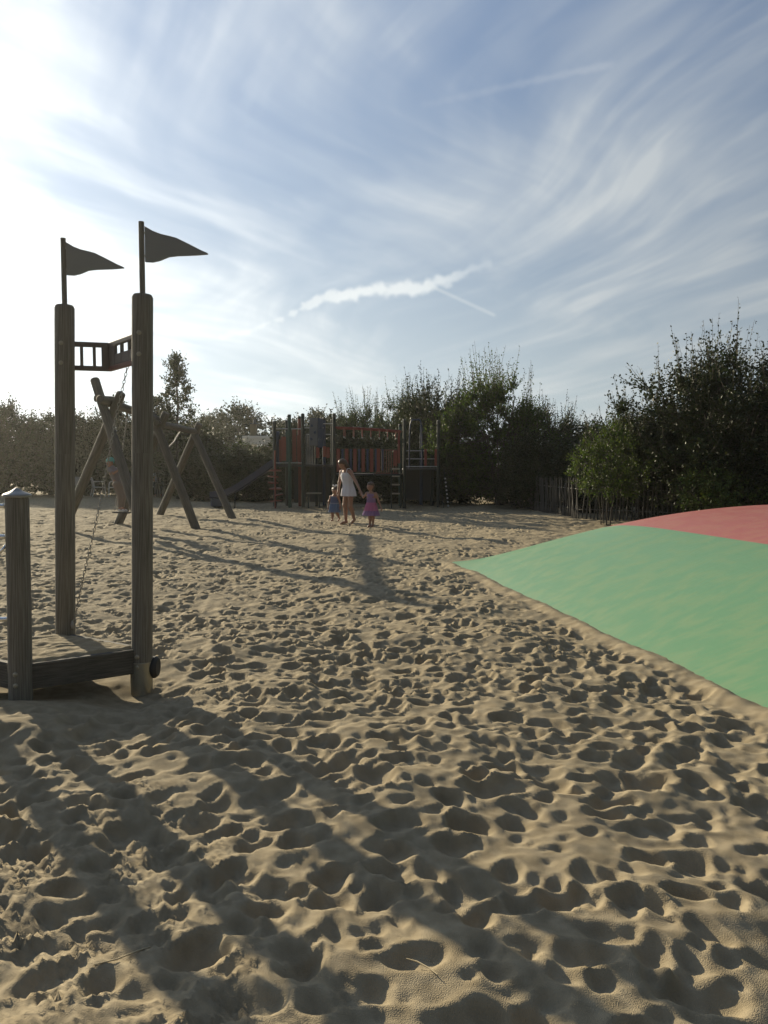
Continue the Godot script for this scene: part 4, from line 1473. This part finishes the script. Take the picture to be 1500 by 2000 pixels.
func body(J: Dictionary, s: float, hs: float) -> ArrayMesh:
	# J: joints; s: build (1 for an adult); hs: half the head's height against an adult's
	var side: Vector3 = J.side
	var v := PackedVector3Array()
	var n := PackedVector3Array()
	var idx := PackedInt32Array()
	var B := []
	var pel: Vector3 = J.pelvis
	var ch: Vector3 = J.chest
	var nk: Vector3 = J.neck
	var waist := pel.lerp(ch, 0.45)
	B.append([pel - side * 0.075 * s, pel + side * 0.075 * s, 0.105 * s, 0.105 * s, 0.06])
	B.append([waist - side * 0.05 * s, waist + side * 0.05 * s, 0.088 * s, 0.088 * s, 0.08])
	B.append([ch - side * 0.065 * s, ch + side * 0.065 * s, 0.100 * s, 0.100 * s, 0.08])
	B.append([pel, ch, 0.10 * s, 0.10 * s, 0.05])
	B.append([ch, nk, 0.095 * s, 0.05 * s, 0.05])
	B.append([J.shL, J.shR, 0.050 * s, 0.050 * s, 0.05])
	B.append([nk, J.head - J.up * 0.05 * hs, 0.048 * s, 0.046 * s, 0.03])
	for e in ["L", "R"]:
		B.append([J["sh" + e], J["el" + e], 0.046 * s, 0.037 * s, 0.03])
		B.append([J["el" + e], J["wr" + e], 0.037 * s, 0.025 * s, 0.02])
		B.append([J["hip" + e], J["kn" + e], 0.084 * s, 0.054 * s, 0.04])
		var kn: Vector3 = J["kn" + e]
		var an: Vector3 = J["an" + e]
		var bk: Vector3 = -J.face * 0.014 * s
		B.append([kn, kn.lerp(an, 0.3) + bk, 0.052 * s, 0.052 * s, 0.03])
		B.append([kn.lerp(an, 0.3) + bk, an, 0.052 * s, 0.034 * s, 0.03])
		var toe: Vector3 = J["toe" + e]
		B.append([an + Vector3(0, -0.02 * s, 0) + (an - toe).normalized() * 0.02 * s, an.lerp(toe, 0.6), 0.036 * s, 0.032 * s, 0.02])
		B.append([an.lerp(toe, 0.6), toe, 0.032 * s, 0.020 * s, 0.02])
	nets(v, n, idx, B, 0.013 * clampf(s, 0.7, 1.0), 0.03)
	# head
	var h: Vector3 = J.head
	var f: Vector3 = J.look
	var u: Vector3 = J.up
	var r := f.cross(u).normalized()
	var Hd := []
	Hd.append([h + u * 0.028 * hs - f * 0.020 * hs, h + u * 0.022 * hs + f * 0.018 * hs, 0.083 * hs, 0.076 * hs, 0.03])
	Hd.append([h + f * 0.02 * hs, h - u * 0.075 * hs + f * 0.052 * hs, 0.068 * hs, 0.030 * hs, 0.03])
	Hd.append([h - u * 0.03 * hs - r * 0.025 * hs + f * 0.03 * hs, h - u * 0.03 * hs + r * 0.025 * hs + f * 0.03 * hs, 0.046 * hs, 0.046 * hs, 0.03])
	Hd.append([h + u * 0.008 * hs + f * 0.088 * hs, h - u * 0.026 * hs + f * 0.103 * hs, 0.008 * hs, 0.013 * hs, 0.012])
	Hd.append([h - u * 0.052 * hs + f * 0.082 * hs - r * 0.014 * hs, h - u * 0.052 * hs + f * 0.082 * hs + r * 0.014 * hs, 0.009 * hs, 0.009 * hs, 0.008])
	for e in [-1.0, 1.0]:
		Hd.append([h + r * 0.074 * hs * e + u * 0.018 * hs - f * 0.006 * hs, h + r * 0.078 * hs * e - u * 0.024 * hs, 0.016 * hs, 0.011 * hs, 0.006])
	Hd.append([h - u * 0.05 * hs - f * 0.01 * hs, nk.lerp(h, 0.25), 0.050 * hs, 0.047 * s, 0.03])
	nets(v, n, idx, Hd, 0.006, 0.02)
	for e in ["L", "R"]:
		var wr: Vector3 = J["wr" + e]
		var d: Vector3 = (wr - J["el" + e]).normalized()
		var pd: Vector3 = J.get("hand" + e, d)
		var sd: Vector3 = J.get("palm" + e, f)
		sd = (sd - pd * sd.dot(pd)).normalized()
		var cu := pd.cross(sd).normalized() * (1.0 if e == "L" else -1.0)
		var hb := hand_bones(wr, pd, sd, cu, maxf(s, 0.62), 1.0)
		hb.append([J["el" + e].lerp(wr, 0.85), wr, 0.028 * s, 0.024 * s, 0.01])
		nets(v, n, idx, hb, 0.0045, 0.01)
	return mk(v, n, idx)

func face_parts(root: Node, J: Dictionary, hs: float) -> void:
	var h: Vector3 = J.head
	var f: Vector3 = J.look
	var u: Vector3 = J.up
	var r := f.cross(u).normalized()
	var eye := SphereMesh.new()
	eye.radius = 0.011 * hs
	eye.height = 0.020 * hs
	eye.radial_segments = 10
	eye.rings = 6
	for e in [-1.0, 1.0]:
		part(root, "eye", eye, M.eye, h + u * 0.006 * hs + f * 0.076 * hs + r * 0.032 * hs * e)

func cloth(rings: Array, sides := 48, folds := 0, amp := 0.0) -> ArrayMesh:
	# rings: [centre, half width along side, half depth, side vector, fold share]
	var v := PackedVector3Array()
	var n := PackedVector3Array()
	var idx := PackedInt32Array()
	for k in rings.size():
		var c: Vector3 = rings[k][0]
		var sd: Vector3 = rings[k][3]
		var fw := Vector3.UP.cross(sd).normalized()
		var fs: float = rings[k][4]
		for i in sides:
			var a := TAU * i / sides
			var m := 1.0 + amp * fs * sin(a * folds + k * 0.5) + amp * 0.5 * fs * sin(a * (folds - 2) + 1.3)
			v.append(c + sd * cos(a) * rings[k][1] * m + fw * sin(a) * rings[k][2] * m)
			n.append(Vector3.ZERO)
	for k in rings.size() - 1:
		for i in sides:
			var a := k * sides + i
			var b := k * sides + (i + 1) % sides
			idx.append_array([a, b, a + sides, b, b + sides, a + sides])
	for t in range(0, idx.size(), 3):
		var g := (v[idx[t + 1]] - v[idx[t]]).cross(v[idx[t + 2]] - v[idx[t]])
		var mid: Vector3 = rings[idx[t] / sides][0]
		if g.dot(v[idx[t]] - mid) < 0:
			g = -g
		for q in 3:
			n[idx[t + q]] += g
	for k in n.size():
		n[k] = n[k].normalized()
	return mk(v, n, idx)

func build_people() -> void:
	M.skin = mat(lin(0.31, 0.165, 0.105), 0.55)
	M.skin.subsurf_scatter_enabled = true
	M.skin.subsurf_scatter_strength = 0.12
	M.eye = mat(lin(0.02, 0.015, 0.012), 0.2)
	var fabric := func(c: Color) -> StandardMaterial3D:
		var m := mat(c, 0.9)
		m.rim_enabled = true
		m.rim = 0.3
		m.backlight_enabled = true
		m.backlight = lin(0.25, 0.25, 0.25)
		return m
	var brown := mat(lin(0.075, 0.042, 0.022), 0.5)
	var fair := mat(lin(0.085, 0.05, 0.028), 0.5)
	woman(fabric.call(lin(0.66, 0.65, 0.68)), brown)
	girl_pink(fabric, fair)
	girl_blue(fabric, brown)
	swing_child(fabric)
	seated_person(fabric)

func ground(x: float, z: float) -> Vector3:
	return Vector3(x, height_at(x, -z), z)

func woman(white: Material, hairm: Material) -> void:
	var P := thing("person", "person in a white playsuit walking hand in hand with the child in pink", "person", ground(-0.88, -19.61))
	var face := Vector3(-0.80, 0, 0.60)
	var side := Vector3(0.6, 0, 0.8)      # towards the left shoulder
	var J := {"face": face, "side": side, "look": Vector3(-0.80, -0.42, 0.42).normalized(), "up": Vector3(-0.42, 0.88, 0.2).normalized()}
	J.pelvis = Vector3(0.02, 0.86, 0.0)
	J.chest = Vector3(-0.025, 1.16, 0.02)
	J.neck = Vector3(-0.045, 1.345, 0.04)
	J.head = Vector3(-0.125, 1.475, 0.09)
	J.up = (J.up - J.look * J.up.dot(J.look)).normalized()
	J.shL = Vector3(0.075, 1.285, 0.15)
	J.shR = Vector3(-0.155, 1.285, -0.10)
	J.elL = Vector3(0.205, 1.05, 0.27)
	J.wrL = Vector3(0.31, 0.845, 0.42)
	J.elR = Vector3(-0.215, 1.02, -0.10)
	J.wrR = Vector3(-0.235, 0.80, 0.0)
	J.hipL = Vector3(0.07, 0.84, 0.07)
	J.hipR = Vector3(-0.03, 0.84, -0.07)
	J.knL = Vector3(0.06, 0.46, 0.09)
	J.anL = Vector3(0.15, 0.13, 0.02)
	J.toeL = Vector3(0.07, 0.03, 0.09)
	J.knR = Vector3(-0.08, 0.47, -0.02)
	J.anR = Vector3(-0.055, 0.075, -0.02)
	J.toeR = Vector3(-0.19, 0.022, 0.07)
	J.palmL = face
	J.palmR = face
	part(P, "body", body(J, 1.0, 1.0), M.skin)
	face_parts(P, J, 1.0)
	# playsuit: fitted top on straps, wide short legs
	var c: Vector3 = J.chest
	var p: Vector3 = J.pelvis
	var suit := []
	for q in [[1.27, -0.035, 0.150, 0.115, 0.0], [1.20, -0.03, 0.182, 0.140, 0.1], [1.12, -0.02, 0.176, 0.138, 0.3], [1.02, -0.005, 0.155, 0.118, 0.6], [0.95, 0.01, 0.162, 0.125, 0.8], [0.88, 0.015, 0.190, 0.145, 0.9], [0.80, 0.015, 0.212, 0.163, 1.0], [0.70, 0.015, 0.222, 0.172, 1.2]]:
		suit.append([Vector3(q[1], q[0], 0.015), q[2], q[3], side, q[4]])
	var top := part(P, "playsuit", cloth(suit, 56, 11, 0.035), white)
	for e in ["L", "R"]:
		var s0: Vector3 = J["sh" + e].lerp(J.neck, 0.42) + Vector3(0, 0.03, 0)
		var fr := s0 + face * 0.085 + Vector3(0, -0.10, 0)
		var bk := s0 - face * 0.085 + Vector3(0, -0.10, 0)
		var st := arc([fr, s0 + face * 0.045 + Vector3(0, 0.012, 0), s0 + Vector3(0, 0.03, 0), s0 - face * 0.045 + Vector3(0, 0.012, 0), bk], 4)
		part(top, "strap", tube(st, same(0.010, st.size()), 6), white)
	var h: Vector3 = J.head
	var f: Vector3 = J.look
	var u: Vector3 = J.up
	var r := f.cross(u).normalized()
	var hb := [[h + u * 0.045 - f * 0.028, h + u * 0.05 + f * 0.012, 0.088, 0.080, 0.03], [h - f * 0.05 + u * 0.02, h - f * 0.06 - u * 0.06, 0.075, 0.062, 0.03], [h - f * 0.06 - u * 0.05, J.neck + Vector3(0.08, -0.03, -0.03), 0.062, 0.058, 0.04], [J.neck + Vector3(0.08, -0.03, -0.03), J.chest + Vector3(0.14, 0.0, 0.01), 0.058, 0.026, 0.04]]
	for e in [-1.0, 1.0]:
		hb.append([h + u * 0.04 + r * 0.05 * e, h - u * 0.05 + r * 0.062 * e - f * 0.03, 0.038, 0.03, 0.03])
	part(P, "hair", field(hb, 0.009, 0.03), hairm)

func girl_pink(fabric: Callable, hairm: Material) -> void:
	var P := thing("person", "small child in a pink and violet dress holding the hand of the person in white", "person", ground(-0.30, -18.82))
	var face := Vector3(-0.35, 0, 0.937)
	var side := Vector3(0.937, 0, 0.35)
	var J := {"face": face, "side": side, "look": Vector3(-0.62, 0.02, 0.78).normalized(), "up": Vector3.UP}
	J.pelvis = Vector3(0, 0.52, 0)
	J.chest = Vector3(0.0, 0.72, 0.0)
	J.neck = Vector3(-0.005, 0.835, 0.01)
	J.head = Vector3(-0.02, 0.955, 0.025)
	J.shL = Vector3(0.105, 0.79, 0.04)
	J.shR = Vector3(-0.105, 0.79, -0.04)
	J.elL = Vector3(0.175, 0.62, 0.05)
	J.wrL = Vector3(0.235, 0.46, 0.09)
	J.elR = Vector3(-0.185, 0.70, -0.16)
	J.wrR = Vector3(-0.245, 0.80, -0.325)
	J.hipL = Vector3(0.05, 0.50, 0.02)
	J.hipR = Vector3(-0.05, 0.50, -0.02)
	J.knL = Vector3(0.045, 0.29, 0.03)
	J.knR = Vector3(-0.035, 0.29, -0.01)
	J.anL = Vector3(0.04, 0.055, 0.0)
	J.anR = Vector3(-0.03, 0.055, 0.03)
	J.toeL = Vector3(0.01, 0.016, 0.10)
	J.toeR = Vector3(-0.08, 0.016, 0.13)
	J.palmL = face
	J.palmR = Vector3(0, 1, 0.2)
	part(P, "body", body(J, 0.66, 0.86), M.skin)
	face_parts(P, J, 0.86)
	var violet: Material = fabric.call(lin(0.22, 0.13, 0.26))
	var pink: Material = fabric.call(lin(0.42, 0.11, 0.23))
	var purple: Material = fabric.call(lin(0.20, 0.10, 0.28))
	var mk_rings := func(rows: Array) -> Array:
		var out := []
		for q in rows:
			out.append([Vector3(0, q[0], 0), q[1], q[2], side, q[3]])
		return out
	part(P, "bodice", cloth(mk_rings.call([[0.79, 0.098, 0.075, 0.0], [0.74, 0.108, 0.085, 0.1], [0.66, 0.106, 0.086, 0.2], [0.58, 0.112, 0.09, 0.5]]), 48, 9, 0.04), violet)
	part(P, "skirt", cloth(mk_rings.call([[0.584, 0.113, 0.092, 0.4], [0.52, 0.130, 0.11, 0.8], [0.45, 0.148, 0.13, 1.0], [0.39, 0.162, 0.145, 1.3]]), 64, 11, 0.06), pink)
	part(P, "skirt_flounce", cloth(mk_rings.call([[0.394, 0.160, 0.142, 1.2], [0.34, 0.176, 0.158, 1.5], [0.28, 0.188, 0.170, 1.9]]), 64, 13, 0.06), purple)
	var h: Vector3 = J.head
	var f: Vector3 = J.look
	var hb := [[h + Vector3(0, 0.04, 0) - f * 0.025, h + Vector3(0, 0.042, 0) + f * 0.01, 0.078, 0.070, 0.03], [h - f * 0.045, h - f * 0.05 - Vector3(0, 0.10, 0), 0.064, 0.046, 0.03], [h - f * 0.05 - Vector3(0, 0.10, 0), h - f * 0.06 - Vector3(0, 0.19, 0), 0.046, 0.022, 0.03]]
	part(P, "hair", field(hb, 0.008, 0.03), hairm)

func girl_blue(fabric: Callable, hairm: Material) -> void:
	var P := thing("person", "toddler in a blue dress with a white hair bow walking beside the person in white", "person", ground(-1.27, -20.6))
	var face := Vector3(-0.55, 0, 0.835)
	var side := Vector3(0.835, 0, 0.55)
	var J := {"face": face, "side": side, "look": Vector3(0.35, -0.12, 0.92).normalized(), "up": Vector3.UP}
	J.up = (Vector3.UP - J.look * J.look.y).normalized()
	J.pelvis = Vector3(0, 0.42, 0)
	J.chest = Vector3(0.0, 0.60, 0.0)
	J.neck = Vector3(0.0, 0.69, 0.005)
	J.head = Vector3(0.01, 0.79, 0.015)
	J.shL = Vector3(0.095, 0.65, 0.05)
	J.shR = Vector3(-0.095, 0.65, -0.05)
	J.elL = Vector3(0.14, 0.52, 0.05)
	J.wrL = Vector3(0.15, 0.40, 0.09)
	J.elR = Vector3(-0.15, 0.52, -0.05)
	J.wrR = Vector3(-0.165, 0.39, -0.02)
	J.hipL = Vector3(0.045, 0.40, 0.03)
	J.hipR = Vector3(-0.045, 0.40, -0.03)
	J.knL = Vector3(0.06, 0.235, 0.02)
	J.anL = Vector3(0.12, 0.09, -0.04)
	J.toeL = Vector3(0.085, 0.018, 0.03)
	J.knR = Vector3(-0.06, 0.225, 0.0)
	J.anR = Vector3(-0.055, 0.05, 0.0)
	J.toeR = Vector3(-0.11, 0.016, 0.08)
	J.palmL = face
	J.palmR = face
	part(P, "body", body(J, 0.60, 0.82), M.skin)
	face_parts(P, J, 0.82)
	var navy: Material = fabric.call(lin(0.05, 0.075, 0.16))
	var blue: Material = fabric.call(lin(0.04, 0.10, 0.22))
	var band: Material = fabric.call(lin(0.22, 0.24, 0.30))
	var rings := func(rows: Array) -> Array:
		var out := []
		for q in rows:
			out.append([Vector3(0, q[0], 0), q[1], q[2], side, q[3]])
		return out
	part(P, "bodice", cloth(rings.call([[0.655, 0.105, 0.072, 0.0], [0.61, 0.112, 0.082, 0.1], [0.54, 0.112, 0.086, 0.2], [0.49, 0.116, 0.09, 0.4]]), 48, 9, 0.03), navy)
	part(P, "waistband", cloth(rings.call([[0.494, 0.120, 0.094, 0.3], [0.468, 0.123, 0.097, 0.4]]), 48, 9, 0.03), band)
	part(P, "skirt", cloth(rings.call([[0.47, 0.121, 0.095, 0.4], [0.40, 0.135, 0.11, 1.0], [0.31, 0.150, 0.125, 1.3], [0.25, 0.156, 0.132, 1.7]]), 60, 11, 0.05), blue)
	var h: Vector3 = J.head
	var f: Vector3 = J.look
	var hb := [[h + Vector3(0, 0.04, 0) - f * 0.02, h + Vector3(0, 0.042, 0) + f * 0.012, 0.074, 0.066, 0.03], [h - f * 0.045, h - f * 0.05 - Vector3(0, 0.07, 0), 0.060, 0.045, 0.03]]
	part(P, "hair", field(hb, 0.008, 0.03), hairm)
	var bow := fabric.call(lin(0.75, 0.75, 0.75)) as Material
	var lobe := [[h + Vector3(-0.008, 0.128, 0), h + Vector3(-0.040, 0.148, 0.01), 0.014, 0.024, 0.01], [h + Vector3(0.008, 0.128, 0), h + Vector3(0.040, 0.148, 0.01), 0.014, 0.024, 0.01], [h + Vector3(0, 0.115, 0), h + Vector3(0, 0.132, 0), 0.014, 0.014, 0.01]]
	part(P, "hair_bow", field(lobe, 0.006, 0.01), bow)

func swing_child(fabric: Callable) -> void:
	var P := thing("person", "child in a teal cap standing on the swing between the logs", "person", Vector3(-5.90, 0.42, -18.05))
	var face := Vector3(0.85, 0, 0.53)
	var side := Vector3(0.53, 0, -0.85)
	var J := {"face": face, "side": side, "look": Vector3(-0.4, -0.1, 0.9).normalized(), "up": Vector3.UP}
	J.up = (Vector3.UP - J.look * J.look.y).normalized()
	J.pelvis = Vector3(-0.07, 0.62, -0.05)
	J.chest = Vector3(-0.18, 0.86, -0.10)
	J.neck = Vector3(-0.24, 0.99, -0.13)
	J.head = Vector3(-0.29, 1.10, -0.13)
	J.shL = Vector3(-0.17, 0.94, -0.22)
	J.shR = Vector3(-0.27, 0.94, -0.02)
	J.elL = Vector3(0.0, 0.90, -0.22)
	J.wrL = Vector3(-0.02, 1.00, -0.10)
	J.elR = Vector3(-0.14, 0.86, 0.10)
	J.wrR = Vector3(0.02, 0.96, 0.06)
	J.hipL = Vector3(-0.04, 0.60, -0.11)
	J.hipR = Vector3(-0.09, 0.60, 0.0)
	J.knL = Vector3(0.02, 0.33, -0.08)
	J.knR = Vector3(-0.02, 0.33, 0.03)
	J.anL = Vector3(0.0, 0.065, -0.06)
	J.anR = Vector3(-0.03, 0.065, 0.05)
	J.toeL = Vector3(0.10, 0.020, -0.01)
	J.toeR = Vector3(0.06, 0.020, 0.10)
	part(P, "body", body(J, 0.74, 0.88), M.skin)
	face_parts(P, J, 0.88)
	var tan_m: Material = fabric.call(lin(0.22, 0.17, 0.14))
	var grey: Material = fabric.call(lin(0.20, 0.17, 0.17))
	var legs := []
	for e in ["L", "R"]:
		legs.append([J["hip" + e], J["kn" + e], 0.082, 0.056, 0.04])
		legs.append([J["kn" + e], J["kn" + e].lerp(J["an" + e], 0.75), 0.056, 0.046, 0.03])
	legs.append([J.hipL, J.hipR, 0.098, 0.098, 0.04])
	part(P, "trousers", field(legs, 0.011, 0.03), tan_m)
	var tee := [[J.pelvis, J.chest, 0.108, 0.110, 0.05], [J.chest, J.neck, 0.105, 0.055, 0.04], [J.shL, J.shR, 0.052, 0.052, 0.04]]
	for e in ["L", "R"]:
		tee.append([J["sh" + e], J["sh" + e].lerp(J["el" + e], 0.6), 0.046, 0.044, 0.03])
	part(P, "shirt", field(tee, 0.011, 0.03), grey)
	var shoe: Material = fabric.call(lin(0.62, 0.62, 0.62))
	for e in ["L", "R"]:
		part(P, "shoe", field([[J["an" + e] + Vector3(0, -0.03, 0), J["toe" + e], 0.036, 0.028, 0.02]], 0.008, 0.02), shoe)
	var h: Vector3 = J.head
	var teal: Material = fabric.call(lin(0.05, 0.32, 0.30))
	var f: Vector3 = J.look
	part(P, "cap", field([[h + Vector3(0, 0.04, 0) - f * 0.025, h + Vector3(0, 0.042, 0) + f * 0.012, 0.083, 0.074, 0.03], [h + Vector3(0, 0.03, 0) + f * 0.075, h + Vector3(0, 0.022, 0) + f * 0.12, 0.014, 0.008, 0.01]], 0.008, 0.02), teal)

func seated_person(fabric: Callable) -> void:
	var g := height_at(-10.15, 36.0)
	var P := thing("person", "seated person in a pale blue top at the hedge, right of the front tower post", "person", Vector3(-10.15, g, -36.0))
	P.rotation_degrees.y = 200.0
	# faces the chair's own -z
	var J := {"face": Vector3(0, 0, -1), "side": Vector3(-1, 0, 0), "look": Vector3(-0.3, -0.1, -0.95).normalized(), "up": Vector3.UP}
	J.up = (Vector3.UP - J.look * J.look.y).normalized()
	J.pelvis = Vector3(0, 0.54, 0.10)
	J.chest = Vector3(0, 0.84, 0.12)
	J.neck = Vector3(0, 1.02, 0.08)
	J.head = Vector3(0, 1.16, 0.05)
	for e in [["L", -1.0], ["R", 1.0]]:
		var s: float = e[1]
		J["sh" + e[0]] = Vector3(0.16 * s, 0.96, 0.10)
		J["el" + e[0]] = Vector3(0.26 * s, 0.76, 0.05)
		J["wr" + e[0]] = Vector3(0.20 * s, 0.73, -0.16)
		J["hip" + e[0]] = Vector3(0.085 * s, 0.53, 0.06)
		J["kn" + e[0]] = Vector3(0.12 * s, 0.52, -0.34)
		J["an" + e[0]] = Vector3(0.11 * s, 0.09, -0.36)
		J["toe" + e[0]] = Vector3(0.13 * s, 0.03, -0.52)
	part(P, "body", body(J, 1.0, 1.0), M.skin)
	face_parts(P, J, 1.0)
	var top := [[J.pelvis, J.chest, 0.125, 0.125, 0.05], [J.chest, J.neck, 0.12, 0.06, 0.04], [J.shL, J.shR, 0.062, 0.062, 0.05]]
	var legs := [[J.hipL, J.hipR, 0.118, 0.118, 0.05]]
	for e in ["L", "R"]:
		top.append([J["sh" + e], J["el" + e], 0.056, 0.050, 0.03])
		legs.append([J["hip" + e], J["kn" + e], 0.093, 0.064, 0.03])
		legs.append([J["kn" + e], J["kn" + e].lerp(J["an" + e], 0.9), 0.064, 0.05, 0.03])
	part(P, "top", field(top, 0.014, 0.03), fabric.call(lin(0.42, 0.47, 0.55)))
	part(P, "trousers", field(legs, 0.014, 0.03), fabric.call(lin(0.03, 0.03, 0.04)))
	var h: Vector3 = J.head
	part(P, "hair", field([[h + Vector3(0, 0.04, 0.03), h + Vector3(0, 0.045, -0.01), 0.086, 0.079, 0.03], [h + Vector3(0, 0, 0.05), h + Vector3(0, -0.06, 0.06), 0.07, 0.05, 0.03]], 0.009, 0.03), mat(lin(0.05, 0.03, 0.02), 0.5))

# ---------------------------------------------------------------- small things in the sand
func build_litter() -> void:
	var straw := mat(lin(0.42, 0.34, 0.20), 0.8)
	for s in [[-0.80, 2.40, 0.10, 40.0, "dry straw stalk lying in the shaded sand at the lower left"], [0.115, 2.30, 0.07, 125.0, "short dry stalk in the sand at the bottom middle"]]:
		var p := Vector3(s[0], height_at(s[0], s[1]) + 0.012, -s[1])
		var o := part(self, numbered("straw_stalk"), tube([Vector3(-s[2], 0.012, 0), Vector3(-s[2] * 0.3, 0.004, 0.006), Vector3(s[2] * 0.4, 0.0, 0.0), Vector3(s[2], -0.010, -0.008)], [0.0016, 0.0022, 0.0022, 0.0012], 6), straw, p, Vector3(0, s[3], 0))
		tag(o, s[4], "straw", "straw in the sand")
